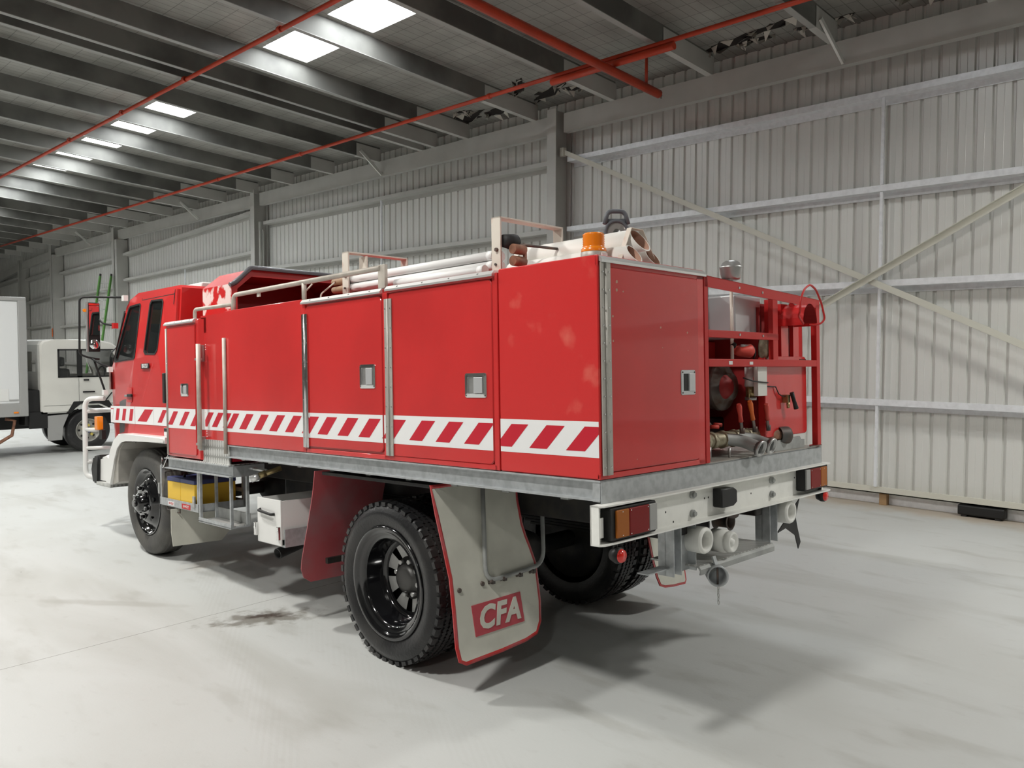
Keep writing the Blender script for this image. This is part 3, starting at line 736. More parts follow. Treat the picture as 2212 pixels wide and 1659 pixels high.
# drip rails of bright aluminium above the doors
for ya, yb, z in ((.70, 1.652, 2.425), (1.70, 2.628, 2.418), (4.345, 4.945, 2.400)):
    r = MB().m('alu').prism([(-.022, z-.004), (-.022, z+.008), (-.004, z+.028), (.03, z+.030), (.03, z), (-.012, z)], 1, ya, yb)
    r.m('steel')
    for k in range(4): yy = ya+(k+.5)*(yb-ya)/4; r.cyl((-.018, yy, z+.016), (-.008, yy, z+.020), .004, 6)
    P('drip_rail', r)
r = MB().m('alu').prism([(-.020, 2.420), (-.020, 2.432), (-.002, 2.452), (.03, 2.462), (.03, 2.445), (-.010, 2.420)], 0, .012, .935); P('drip_rail', r)

# ---- rear door of the corner cabinet
d = MB().m('red_door').prism(rrect(.075, .862, 1.415, 2.402, .025), 1, -.010, .01, .005)
rnd = random.Random(3); d.m('flap_white')
for (xx, zz, s_) in ((.135, 2.335, .009), (.133, 2.295, .008), (.185, 2.290, .005), (.10, 2.165, .006), (.10, 2.045, .006), (.50, 2.125, .006), (.515, 2.02, .003), (.75, 2.105, .006), (.755, 2.01, .003), (.28, 1.46, .003)):
    d.m('tube_in').face([d.bm.verts.new((xx+math.cos(a)*s_*rnd.uniform(.7, 1.3), -.0108, zz+math.sin(a)*s_*rnd.uniform(.7, 1.3))) for a in [k*.785 for k in range(8)]])
rd = P('locker_door', d)
h = MB().m('alu_dull').box(.012, .040, -.012, -.004, 1.402, 2.42); h.box(.050, .082, -.014, -.004, 1.402, 2.42); h.cyl((.045, -.014, 1.402), (.045, -.014, 2.42), .007, 8); h.m('chrome')
for k in range(12):
    z = 1.44+k*.085
    for xx in (.024, .068): h.cyl((xx, -.017, z), (xx, -.012, z), .004, 6)
P('hinge', h, rd)
l = MB().m('stainless_box').prism(rrect(.680, .820, 1.770, 1.904, .012), 1, -.014, -.009, .002); l.m('black').box(.703, .745, -.0155, -.0145, 1.792, 1.884); l.m('stainless_box').box(.748, .800, -.022, -.013, 1.790, 1.886, .004)
l.m('iron')
for xx in (.692, .808):
    for zz in (1.782, 1.892): l.cyl((xx, -.018, zz), (xx, -.012, zz), .004, 6)
P('door_latch', l, rd)

# ---- rest of the body: water tank, right hand lockers, deck of the crew shelter
b = MB().m('red'); b.box(.96, 1.9, 1.10, 2.60, 1.39, 2.36, .01); b.box(1.95, W, .75, 2.64, 1.39, 2.42, .01); b.box(W-.03, W, 2.64, 4.95, 1.24, 2.44)
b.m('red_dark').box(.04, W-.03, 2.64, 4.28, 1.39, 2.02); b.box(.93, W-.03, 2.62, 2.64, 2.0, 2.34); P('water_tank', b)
# crew shelter open towards the rear
X0, X1, Y0, Y1 = .31, 1.52, 4.30, 4.86
prof = [(X0, 1.9), (X0, 2.742), (X0+.165, 2.875), (X1-.08, 2.875), (X1, 2.80), (X1, 1.9)]
inn = [(X0+.055, 1.9), (X0+.055, 2.70), (X0+.19, 2.815), (X1-.10, 2.815), (X1-.05, 2.77), (X1-.05, 1.9)]
s = MB().m('red')
for (ya, yb) in ((Y0, Y1),):
    A = [s.bm.verts.new((x, ya, z)) for x, z in prof]; B = [s.bm.verts.new((x, yb, z)) for x, z in prof]
    C = [s.bm.verts.new((x, ya, z)) for x, z in inn]; D = [s.bm.verts.new((x, yb-.02, z)) for x, z in inn]
    for i in range(5):
        s.m('red_worn' if i == 0 else 'red'); s.face([A[i], A[i+1], B[i+1], B[i]]); s.m('red'); s.face([A[i], A[i+1], C[i+1], C[i]])
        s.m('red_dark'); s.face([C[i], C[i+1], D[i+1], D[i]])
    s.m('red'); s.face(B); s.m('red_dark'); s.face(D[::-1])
P('crew_shelter', s)
tm = MB().m('hood_rubber').tube(fillet([(X0-.03, Y0-.03, 2.725), (X0+.02, Y0-.035, 2.745), (X0+.165, Y0-.03, 2.885), (X0+.21, Y0-.03, 2.89), (X1-.09, Y0-.025, 2.885), (X1-.02, Y0-.03, 2.82)], .04), [.024, .026, .026, .025]+[.022]*40 if False else .021, 10)
tm.prism([(X0-.02, 2.735), (X0+.165, 2.885), (X1-.08, 2.885), (X1, 2.82), (X1, 2.805), (X1-.08, 2.872), (X0+.17, 2.872), (X0-.01, 2.72)], 1, Y0-.05, Y0+.02); P('hood_edging', tm)
b = MB().m('red'); b.box(.55, 1.9, 4.90, 5.06, 1.4, 2.4); P('bulkhead', b)

# ---- rails, racks and grab handles
def rail(name, pts, r, fil=.06, m='pipe_paint', extra=None, **k):
    mb = MB().m(m).tube(fillet(pts, fil), r, 10)
    if extra: extra(mb)
    return P(name, mb, **k)
rail('hand_rail', [(.02, 3.69, 2.44), (.02, 3.69, 2.570), (.02, 1.74, 2.578)], .018, .08, extra=lambda m: (m.cyl((.02, 2.64, 2.44), (.02, 2.64, 2.575), .017, 10), m.box(.012, .036, 1.690, 1.760, 2.45, 2.597, .003), m.box(.018, .030, 3.27, 3.31, 2.525, 2.56)))
rail('hand_rail', [(.02, 4.385, 2.42), (.02, 4.385, 2.506), (.03, 3.72, 2.500)], .016, .10)
rail('grab_handle', [(-.035, 4.215, 1.33), (-.035, 4.215, 2.205)], .019, m='pipe_paint', extra=lambda m: (m.m('steel'), m.box(-.02, .03, 4.235, 4.275, 2.06, 2.20, .004), m.box(-.02, .03, 4.235, 4.275, 1.315, 1.43, .004), m.box(-.04, -.01, 4.20, 4.275, 2.07, 2.09), m.box(-.04, -.01, 4.20, 4.275, 1.36, 1.38)))
rail('grab_handle', [(-.010, 3.802, 1.31), (-.010, 3.802, 2.235)], .016, m='pipe_paint', extra=lambda m: m.box(-.012, .03, 3.795, 3.83, 2.225, 2.238))
def hoop(y0, y1, xa, xb, z1, mid=None):
    mb = MB().m('cream_steel'); z0 = 2.445
    mb.box(xa-.006, xa+.006, y0, y1, z0, z1, .002); mb.box(xa-.006, xb+.006, y0, y1, z1-.010, z1, .002); mb.box(xb-.006, xb+.006, y0, y1, z0, z1, .002)
    if mid: mb.box(mid-.004, mid+.004, y0-.01, y1+.01, z0, z1-.02)
    mb.m('iron').cyl((xa-.02, (y0+y1)/2-.01, z0+.14), (xa, (y0+y1)/2-.01, z0+.14), .011, 6); mb.cyl((xa-.016, (y0+y1)/2, z0+.06), (xa, (y0+y1)/2, z0+.06), .007, 6)
    return mb
P('rack_hoop', hoop(2.235, 2.305, .12, .62, 2.752, .265)); P('rack_hoop', hoop(.768, .838, .12, .635, 2.768))
h = MB().m('cream_steel').tube(fillet([(.06, 2.72, 2.42), (.06, 2.72, 2.50), (.10, 2.66, 2.57)], .02), .006, 6); h.m('rust_leather').tube([(.10, 2.66, 2.57), (.12, 2.64, 2.60)], .007, 6)
P('rack_hook', h)
h = MB().m('cream_steel').tube(fillet([(.06, 2.49, 2.44), (.06, 2.49, 2.48), (.13, 2.42, 2.56)], .02), .006, 6); h.m('rust_leather').tube([(.13, 2.42, 2.56), (.16, 2.39, 2.60)], .007, 6)
P('rack_hook', h)
k = MB().m('rubber').lathe((.16, .77, 2.635), (1, 0, 0), [(-.02, .001), (-.02, .035), (.05, .045), (.07, .045), (.09, .03), (.09, .001)], 18); k.m('rust_leather').box(.235, .255, .70, .715, 2.47, 2.60, .003); k.cyl((.15, .71, 2.585), (.24, .71, 2.585), .028, 12); k.cyl((.15, .71, 2.52), (.24, .71, 2.52), .028, 12); k.m('iron').cyl((.22, .74, 2.62), (.42, .62, 2.60), .008, 6)
P('rack_roller', k)

# ---- beacon and portable spotlight on the cabinet roof
e = MB().m('alu_dull').lathe((.285, .25, 2.455), (0, 0, 1), [(0, .001), (0, .070), (.065, .068), (.07, .062), (.07, .001)], 28); bc = P('amber_beacon', e)
e = MB().m('amber').lathe((.285, .25, 2.523), (0, 0, 1), [(0, .066), (.016, .066), (.022, .060)]+[(.024+.006*k, .058 if k % 2 else .055) for k in range(12)]+[(.098, .050), (.102, .001)], 28); P('beacon_lens', e, bc)
e = MB().m('label_white').box(.262, .306, .176, .183, 2.488, 2.512); P('beacon_label', e, bc)
sx, sy, sz = .77, .47, 2.71
sd = Vector((-.62, -.76, .03)).normalized()      # faces back towards the rear left
e = MB().m('lamp_grey').lathe((sx, sy, sz), sd, [(-.09, .001), (-.085, .045), (-.03, .070), (0, .077), (.012, .077), (.012, .062), (-.002, .060)], 28)
rt = sd.cross(Vector((0, 0, 1))).normalized()
e.tube(fillet([Vector((sx, sy, sz+.05))-rt*.070, Vector((sx, sy, sz+.125))-rt*.050, Vector((sx, sy, sz+.125))+rt*.050, Vector((sx, sy, sz+.05))+rt*.070], .03), .013, 8)
e.obox(Vector((sx, sy, sz+.072))-sd*.03, rt, sd, (0, 0, 1), .062, .03, .010); sp = P('work_lamp', e)
e = MB().m('lens_clear').lathe((sx, sy, sz), sd, [(.004, .060), (.008, .04), (.010, .001)], 24); e.m('chrome').lathe((sx, sy, sz), sd, [(.0095, .022), (.013, .001)], 12); P('lamp_lens', e, sp)
e = MB().m('lamp_grey').cyl((sx, sy, sz-.07), (sx, sy, 2.45), .014, 8); P('lamp_stalk', e, sp)

# ---- white storage tubes in their steel straps, and the thin suction tubes
def tp(name, lab, x, z, y0, y1, r, tilt, grp):
    mb = MB().m('tube_white'); n = 28
    def ring(rr, y, tl, m=None): return [mb.bm.verts.new((x+rr*math.cos(a), y+tl*math.sin(a)*rr, z+rr*math.sin(a))) for a in (2*math.pi*k/n for k in range(n))]
    O1, O2, I1, I2 = ring(r, y0, tilt), ring(r, y1, 0), ring(r-.006, y0, tilt), ring(r-.006, y1, 0)
    for k in range(n):
        j = (k+1) % n; mb.m('tube_white'); mb.face([O1[k], O1[j], O2[j], O2[k]], True); mb.face([O1[k], O1[j], I1[j], I1[k]]); mb.m('tube_in'); mb.face([I1[k], I1[j], I2[j], I2[k]], True)
    mb.m('tube_white'); mb.face(O2)
    o = mb.build(name, None); o.matrix_world = BM; return props(o, lab, 'tube', grp)
tp('storage_tube', 'wide white tube on the cabinet roof, topmost of the strapped three', .485, 2.588, .10, .97, .062, .75, 'strapped white storage tubes')
tp('storage_tube', 'wide white tube on the cabinet roof, lower one beside the amber beacon', .405, 2.508, .08, .97, .048, .75, 'strapped white storage tubes')
tp('storage_tube', 'wide white tube on the cabinet roof, lower one away from the amber beacon', .600, 2.508, .10, .97, .048, .75, 'strapped white storage tubes')
for y in (.13, .93):
    st = MB().m('cream_steel')
    pts = [(.335, 2.458), (.435, 2.650), (.535, 2.650), (.675, 2.458)]
    for (a, b_), (c_, d_) in zip(pts, pts[1:]): st.bar((a, y, b_), (c_, y, d_), .030, .004, (0, 0, 1) if b_ == d_ else (1, 0, .5))
    st.bar((.47, y-.01, 2.46), (.47, y-.01, 2.52), .02, .003, (1, 0, 0))
    P('tube_strap', st)
labs = [('thin white tube with a brown wooden end, upper outer one in the roof rack', .150, 2.566, 2.27, True), ('thin white tube with a brown wooden end, lower outer one in the roof rack', .150, 2.510, 2.27, True),
        ('thin white tube in the roof rack, upper inner one against the hoop\'s middle strap', .206, 2.566, 2.22, True), ('thin white tube in the roof rack, lower inner one', .206, 2.510, 2.22, True), ('short thin white tube lying lowest in the roof rack on the drip rail', .075, 2.478, 1.66, False), ('short thin white tube lying lowest in the roof rack, beyond the stacked pairs', .265, 2.478, 1.85, False)]
for lab, x, z, y1, end in labs:
    x += .004; mb = MB().m('hose_white').cyl((x, .86, z), (x, y1, z), .0265, 18); mb.cyl((x, .855, z), (x, .90, z), .0275, 18)
    o = mb.build('suction_tube'); o.matrix_world = BM; props(o, lab, 'tube', 'thin white tubes in the roof rack')
    if end:
        mb = MB().m('wood_end').tube([(x, y1, z), (x, y1+.10, z), (x, y1+.20, z), (x, y1+.215, z)], [.0255, .0255, .022, .012], 14); mb.build('tube_end', o)

# ---- pump bay frame
f = MB().m('red_frame')
f.box(.935, .975, -.004, .036, 1.384, 2.43, .003); f.box(2.345, W-.004, -.004, .036, 1.384, 2.345, .003)
f.prism([(.935, 2.432), (W-.004, 2.375), (W-.004, 2.315), (2.34, 2.32), (.975, 2.368), (.935, 2.368)], 1, -.004, .004); f.prism([(.935, 2.432), (W-.004, 2.375), (W-.004, 2.370), (.935, 2.427)], 1, -.004, .04)
f.box(.975, 1.80, -.004, .030, 2.088, 2.130, .003); f.box(.975, 2.345, -.004, .030, 1.922, 1.966, .003)
f.box(1.735, 1.800, -.002, .030, 1.96, 2.36, .003); f.box(2.33, W-.004, .0, .05, 1.384, 1.392)
f.m('steel')
for xx, zz in ((1.32, 2.385), (1.60, 2.375), (1.32, 2.11), (1.60, 2.11)): f.cyl((xx, -.008, zz), (xx, 0, zz), .008, 6)
f.m('label_white').box(1.19, 1.23, -.006, -.004, 1.934, 1.954); f.box(1.43, 1.47, -.006, -.004, 1.934, 1.952)
f.m('iron').bar((2.21, -.01, 1.392), (2.36, -.02, 1.392), .008, .006)
P('pump_frame', f)
g = MB().m('red'); g.prism(rrect(1.72, 2.30, 1.475, 1.99, .03), 1, .050, .10, .004); g.box(1.80, 1.87, .05, .09, 1.96, 2.35); g.box(1.956, 2.055, .055, .08, 1.96, 2.33); g.box(2.125, 2.205, .055, .08, 1.96, 2.33); g.box(2.24, 2.30, .075, .10, 1.96, 2.33)
g.m('red_dark').box(1.76, 2.28, .13, .15, 1.50, 2.33); g.box(1.73, 1.76, .10, .7, 1.5, 2.3); g.m('black').box(2.20, 2.29, .045, .06, 1.962, 1.972); P('pump_side_panel', g)
# lower step plate beside the outlets
g = MB().m('galv_dull').prism([(1.80, 1.385), (2.215, 1.385), (2.215, 1.44), (2.17, 1.44), (2.15, 1.462), (1.80, 1.45)], 1, .03, .045); P('kick_plate', g)
# hose reel guide: open half tube with wire loop
g = MB().m('red'); n = 14; cx, cz, ri = 2.045, 2.205, .100
ys = (.16, -.10)
for (ro, fl) in ((ri, 1), (ri-.004, -1)):
    prev = None
    for kx in range(n+1):
        a = math.pi*kx/n; pr = (cx+ro*math.cos(a), cz+1.2*ro*math.sin(a))
        if prev: g.m('red' if fl > 0 else 'red_dark').face([g.bm.verts.new(q) for q in ((prev[0], ys[0], prev[1]), (pr[0], ys[0], pr[1]), (pr[0], ys[1], pr[1]), (prev[0], ys[1], prev[1]))], True)
        prev = pr
g.m('red').box(cx-ri, cx-ri+.004, ys[1], ys[0], cz-.02, cz); g.box(cx+ri-.004, cx+ri, ys[1], ys[0], cz-.02, cz); g.box(cx-ri, cx+ri, ys[0]-.004, ys[0], cz, cz+.1); g.bar((cx-.03, 0, cz+.11), (cx-.03, .02, 2.33), .03, .02)
rg = P('hose_reel_guide', g)
lp = [(1.815, -.13, 2.235), (1.775, -.16, 2.255), (1.765, -.17, 2.33), (1.82, -.17, 2.40), (1.90, -.17, 2.432), (1.98, -.17, 2.405), (2.06, -.17, 2.32), (2.105, -.17, 2.225), (2.075, -.16, 2.195), (2.04, -.13, 2.185), (2.02, -.10, 2.19)]
g = MB().m('red_frame').tube(fillet([(1.945, -.10, 2.195)]+lp, .03, 4), .0065, 8); P('wire_loop', g, rg)

# ---- pump, engine and plumbing
g = MB().m('stainless_box').prism(rrect(1.47, 1.79, 2.105, 2.365, .01, 2), 1, .11, .62, .006); P('fuel_box', g)
g = MB().m('cream_steel').cyl((1.385, .085, 1.95), (1.385, .085, 2.44), .010, 10); g.m('steel').lathe((1.385, .085, 2.44), (0, 0, 1), [(0, .001), (0, .028), (.008, .052), (.018, .056), (.030, .060), (.075, .068), (.082, .070), (.088, .062), (.108, .052), (.120, .032), (.124, .001)], 28)
P('pre_cleaner', g)
g = MB().m('cast').lathe((1.61, .30, 1.80), (0, -1, 0), [(-.15, .001), (-.15, .12), (-.02, .15), (0, .155), (.02, .150), (.03, .135), (.05, .09), (.08, .085), (.085, .001)], 40)
g.m('cast').lathe((1.61, .30, 1.80), (0, -1, 0), [(.0205, .152), (.034, .134), (.052, .088)], 40); g.m('red_dark').lathe((1.50, .20, 1.80), (0, -1, 0), [(.0, .075), (.03, .05), (.03, .001)], 28)
P('pump_volute', g)
g = MB().m('black').box(1.22, 1.49, .30, .6, 2.28, 2.435, .015); g.m('iron').box(1.15, 1.70, .50, 1.05, 1.62, 2.03, .03); g.m('black').box(1.05, 1.75, .35, .9, 1.40, 1.60, .02); g.m('black').box(.98, 1.3, .35, .9, 2.28, 2.40, .02); g.m('iron')
for kx in range(6): g.box(1.16+.09*kx, 1.18+.09*kx, .46, .50, 1.66, 1.98)
g.cyl((1.12, .30, 1.55), (1.12, .30, 1.9), .03, 12); g.cyl((1.22, .26, 1.42), (1.22, .26, 1.95), .02, 12); P('pump_engine', g)
g = MB().m('red').box(1.02, 1.72, .40, .43, 1.98, 2.09); P('shroud', g)
g = MB().m('bronze').tube(fillet([(1.02, .12, 2.07), (1.10, .12, 2.07), (1.10, .12, 1.93)], .04), .019, 12); g.cyl((1.10, .12, 1.90), (1.10, .12, 1.62), .012, 8); P('elbow_pipe', g)
g = MB().m('red_grip').lathe((1.44, .10, 2.02), (1, -.35, 0), [(0, .001), (0, .02), (.03, .032), (.09, .040), (.12, .042), (.135, .03), (.135, .001)], 18); g.m('black').cyl((1.385, .08, 2.045), (1.40, .08, 2.06), .018, 10); g.tube([(1.58, .05, 1.97), (1.60, .05, 2.0), (1.59, .05, 2.04), (1.56, .05, 2.055)], .006, 6); g.m('steel').cyl((1.46, .07, 2.05), (1.54, .05, 2.05), .008, 8); P('primer_pump', g)
g = MB().m('bronze').lathe((1.75, .07, 2.04), (0, 0, 1), [(-.075, .001), (-.07, .02), (-.04, .034), (.02, .034), (.06, .026), (.06, .001)], 20); P('strainer_bowl', g)
g = MB().m('white_paint').cyl((1.63, .10, 1.80), (1.63, .10, 1.92), .036, 20); g.m('red_grip').box(1.60, 1.63, .060, .066, 1.83, 1.86); g.m('brass').cyl((1.63, .10, 1.735), (1.63, .10, 1.80), .030, 20); g.m('steel').cyl((1.63, .10, 1.715), (1.63, .10, 1.735), .036, 16); g.cyl((1.63, .10, 1.70), (1.63, .10, 1.715), .008, 8); g.m('brass').cyl((1.59, .09, 1.73), (1.59, .09, 1.80), .005, 6); P('fuel_filter', g)
g = MB().m('van_white').box(1.585, 1.70, .025, .055, 1.742, 1.935, .002); g.m('black').tube([(1.45, .05, 1.855), (1.53, .03, 1.835), (1.60, .018, 1.828), (1.70, .018, 1.822)], .004, 6); P('wiring_cover', g)
g = MB().m('black').tube([(1.70, .04, 1.80), (1.84, .04, 1.795), (1.87, .035, 1.75), (1.90, .03, 1.735), (1.95, .03, 1.73)], .004, 6); g.m('brass').obox((1.965, .03, 1.715), (1, 0, 0), (0, 1, 0), (0, 0, 1), .018, .018, .026); g.m('black').tube([(1.98, .0, 1.755), (2.0, -.005, 1.70), (2.02, -.01, 1.65)], [.014, .012, .016], 10); g.m('brass').cyl((1.965, .02, 1.69), (1.97, .02, 1.655), .010, 10); P('fuel_tap', g)
# manifold, valves and outlets
g = MB().m('bronze').cyl((1.02, .13, 1.485), (1.74, .13, 1.495), .044, 20)
for x in (1.12, 1.20, 1.33, 1.46, 1.62): g.cyl((x-.018, .13, 1.487), (x+.018, .13, 1.487), .054, 8)
g.cyl((1.06, .20, 1.50), (1.06, .40, 1.60), .04, 14); g.m('steel').cyl((1.09, .07, 1.384), (1.09, .07, 1.46), .010, 8); g.cyl((1.31, .07, 1.384), (1.31, .07, 1.44), .008, 8); P('outlet_manifold', g)
def outlet(x, y, z, dx, end, mname):
    g = MB().m(mname); p0 = Vector((x, y, z)); p1 = Vector((x+dx, y-.055, z-.012)); p2 = Vector(end); d = (p2-p1).normalized()
    g.tube(fillet([p0, p1, p2-d*.012], .05), .037, 16, caps=False); g.m('steel').lathe(p2-d*.02, d, [(0, .037), (0, .050), (.022, .052), (.022, .040), (-.04, .034), (-.04, .001)], 28); return P('outlet', g)
outlet(1.33, .11, 1.49, .10, (1.43, -.075, 1.432), 'galv_dull'); outlet(1.47, .11, 1.49, .10, (1.575, -.07, 1.437), 'galv_dull')
g = MB().m('rust_leather').cyl((1.74, .13, 1.495), (1.90, .06, 1.482), .040, 18); g.m('bronze').cyl((1.74, .13, 1.495), (1.77, .117, 1.493), .047, 6); g.m('iron').lathe((1.90, .06, 1.482), (.9, -.42, -.03), [(0, .052), (.06, .056), (.075, .056), (.075, .040), (.01, .036), (.01, .001)], 24); P('outlet', g)
for (x, zt, xt, m) in ((1.42, 1.70, 1.33, 'red_grip'), (1.575, 1.715, 1.46, 'orange_grip'), (1.745, 1.69, 1.665, 'red_grip')):
    y = .045; p, q = Vector((x, y, 1.53)), Vector((xt, y-.03, zt)); mid = p.lerp(q, .38)
    g = MB().m('iron').bar(p, mid, .028, .006, (0, 1, 0)); g.cyl((x, y, 1.52), (x, y, 1.555), .016, 8); g.m(m).tube([mid, p.lerp(q, .6), p.lerp(q, .9), q], [.014, .012, .017, .013], 10); P('valve_lever', g)
g = MB().m('iron').cyl((1.05, .22, 1.58), (1.30, .20, 1.57), .022, 10); g.m('red_grip').cyl((1.27, .17, 1.565), (1.31, .14, 1.562), .012, 8); g.cyl((1.34, .19, 1.575), (1.38, .16, 1.57), .012, 8); g.m('black').tube([(1.05, .28, 1.75), (1.10, .26, 1.65), (1.13, .24, 1.58)], .008, 8); g.tube([(1.17, .28, 1.75), (1.22, .26, 1.65), (1.24, .24, 1.58)], .008, 8); P('drain_taps', g)

# ---- cab: hollow shell with real window openings
def shear(me):
    for v in me.vertices:
        x, y, z = v.co; s = -1 if x > 1.2 else 1; f = min(1, abs(x-1.2)/.6)
        dx = 0
        if z > 2.08: dx += .135*(z-2.08)
        if y > 6.60: dx += .9*(y-6.60)**1.3
        v.co.x = x+s*dx*f
prof = [(5.10,1.36),(5.10,2.775),(5.13,2.80),(6.14,2.81),(6.27,2.775),(6.36,2.70),(6.73,2.05),(6.85,1.62),(6.83,1.12),(6.38,1.10),(6.30,1.30),(6.16,1.395),(6.02,1.42),(5.16,1.42)]
def inset(pr): cx = 5.95; cz = 2.0; return [(cx+(y-cx)*.93, cz+(z-cz)*.93) for y, z in pr]
sh = MB().m('red').prism(prof, 0, .10, W-.10, .03); sh = sh.build('cab_shell')
def cutter(fn):
    mb = MB().m('interior'); fn(mb); return mb.build('cut')
cuts = [cutter(lambda m: m.prism(inset(prof), 0, .135, W-.135))]
WIN1 = [(5.975,2.130),(6.475,2.112),(6.50,2.14),(6.275,2.655),(6.24,2.680),(5.985,2.690),(5.96,2.67),(5.955,2.15)]
WIN2 = [(5.47,2.160),(5.70,2.168),(5.745,2.20),(5.735,2.665),(5.70,2.700),(5.44,2.690),(5.41,2.66),(5.42,2.20)]
for wv_ in (WIN1, WIN2): cuts.append(cutter(lambda m, wv_=wv_: m.prism(wv_, 0, -.2, W+.2)))
WS = [(6.40,2.62),(6.71,2.08),(6.95,2.20),(6.60,2.80)]
cuts.append(cutter(lambda m: m.prism(WS, 0, .26, W-.26)))
cuts.append(cutter(lambda m: m.box(.5, 1.9, 4.9, 5.2, 2.15, 2.60)))
for c in cuts:
    md = sh.modifiers.new('b', 'BOOLEAN'); md.operation = 'DIFFERENCE'; md.solver = 'EXACT'; md.object = c
bpy.context.view_layer.update()
me = bpy.data.meshes.new_from_object(sh.evaluated_get(bpy.context.evaluated_depsgraph_get())); me.name = 'cab_shell'
for c in cuts+[sh]: bpy.data.objects.remove(c)
for p in me.polygons: p.use_smooth = False
shear(me); cab = bpy.data.objects.new('cab', me); COL.objects.link(cab); cab.parent = TR
if not len(me.materials): me.materials.append(MATS['red'])
me.materials.append(MATS['interior'])
for p in me.polygons:
    if all(.13 < me.vertices[i].co.x < 2.27 and me.vertices[i].co.z < 2.757 and me.vertices[i].co.y > 5.14 for i in p.vertices): p.material_index = len(me.materials)-1
def cabp(name, mb, parent=cab, **k):
    o = mb.build(name, parent); shear(o.data); return props(o, **k)
for xs, s in ((.10, 1), (W-.10, -1)):
    for nm, wv_ in (('door_window', WIN1), ('quarter_window', WIN2)):
        cy = sum(p[0] for p in wv_)/8; cz = sum(p[1] for p in wv_)/8
        g = MB().m('glass').prism(wv_, 0, xs+s*.012, xs+s*.016); g = cabp(nm, g)
        inn = [(cy+(y-cy)*.90, cz+(z-cz)*.95) for y, z in wv_]; m = MB().m('black'); n = 8
        A = [m.bm.verts.new((xs-s*.004, y, z)) for y, z in [(cy+(y-cy)*1.02, cz+(z-cz)*1.01) for y, z in wv_]]; B = [m.bm.verts.new((xs-s*.002, y, z)) for y, z in inn]; C2 = [m.bm.verts.new((xs+s*.014, y, z)) for y, z in inn]
        for i in range(n): j = (i+1) % n; m.face([A[i], A[j], B[j], B[i]]); m.face([B[i], B[j], C2[j], C2[i]])
        o = m.build('window_seal', g); shear(o.data)
g = MB().m('glass').prism([(6.405,2.665),(6.735,2.085),(6.74,2.088),(6.41,2.67)], 0, .24, W-.24); cabp('windscreen', g)
g = MB().m('black').prism([(6.36,2.62),(6.70,2.02),(6.722,2.03),(6.385,2.64)], 0, .094, .125); cabp('pillar_trim', g)
g = MB().m('alu_dull').prism([(6.655,1.83),(6.765,1.83),(6.745,2.00),(6.66,2.04)], 0, .086, .10); cabp('vent_panel', g)
# door edge lines, swage, stripe on the cab side
g = MB().m('black')
for y in (5.945, ): g.box(.0985, .101, y-.004, y+.004, 1.30, 2.74)
g.box(.0985, .101, 5.17, 5.178, 2.62, 2.76); g.box(.0985, .101, 5.17, 5.94, 2.716, 2.722)
cabp('door_gap', g)
g = MB(); stripe(g, .099, 5.125, 5.50, [5.40]); q = 5.5
g.m('white_tape').quad((.098, 5.49, 1.487), (.098, 5.945, 1.487), (.098, 5.945, 1.66), (.098, 5.49, 1.66)); g.m('red_tape').quad((.0972, 5.89, 1.515), (.0972, 5.66, 1.515), (.0972, 5.50, 1.635), (.0972, 5.70, 1.635)); cabp('reflective_stripe', g)
g = MB(); g.m('white_tape')
for (a, b_) in ((5.95, 6.60), (6.60, 6.70), (6.70, 6.80)): g.quad((.0975, a, 1.487), (.0975, b_, 1.487), (.0975, b_, 1.66), (.0975, a, 1.66))
g.m('red_tape')
for b_ in (6.106, 6.294, 6.471, 6.640, 6.77): g.quad((.0965, b_, 1.515), (.0965, b_-.085, 1.515), (.0965, b_-.125, 1.635), (.0965, b_-.040, 1.635))
cabp('reflective_stripe', g)
g = MB().m('black').box(.080, .098, 6.0, 6.11, 1.755, 1.785, .004); g.m('steel').box(.082, .098, 6.105, 6.18, 1.755, 1.775, .004); g.m('red').prism(rrect(6.02, 6.15, 1.70, 1.85, .02), 0, .0975, .10); cabp('door_handle', g)
g = MB().m('black').box(.092, .100, 5.575, 5.765, 2.030, 2.080, .003); bd = cabp('badge', g)
text_mesh('badge_lettering', 'ISUZU', .052, 'label_white', Matrix(((0,0,-1,.0912),(-1,0,0,5.668),(0,1,0,2.055),(0,0,0,1))), bd, .0012, bold=.0012)
g = MB().m('black').box(.05, .10, 5.115, 5.17, 1.70, 1.98, .01); cabp('snorkel_flap', g)
g = MB().m('label_white').box(.094, .10, 5.12, 5.25, 1.395, 1.47, .002); g.m('black').box(.0925, .095, 5.125, 5.245, 1.435, 1.467); cabp('maker_plate', g)
g = MB().m('red').prism(rrect(.5, 1.9, 1.7, 2.62, .06), 1, 5.07, 5.10, .01); cabp('rear_pressing', g)
g = MB().m('glass_dark').box(.52, 1.88, 5.115, 5.12, 2.17, 2.58); cabp('rear_window', g)
g = MB().m('white_paint')
for (xx, yy, rr, hh) in ((.55, 5.35, .08, .05), (.85, 5.5, .16, .055), (1.25, 5.6, .16, .055), (1.6, 5.5, .14, .05)): g.lathe((xx, yy, 2.79), (0, 0, 1), [(0, rr*1.1), (hh*.8, rr), (hh*1.3, rr*.7), (hh*1.3+.004, .001)], 24)
g.box(.33, 1.9, 5.14, 5.8, 2.795, 2.845, .012); cabp('roof_vents', g)
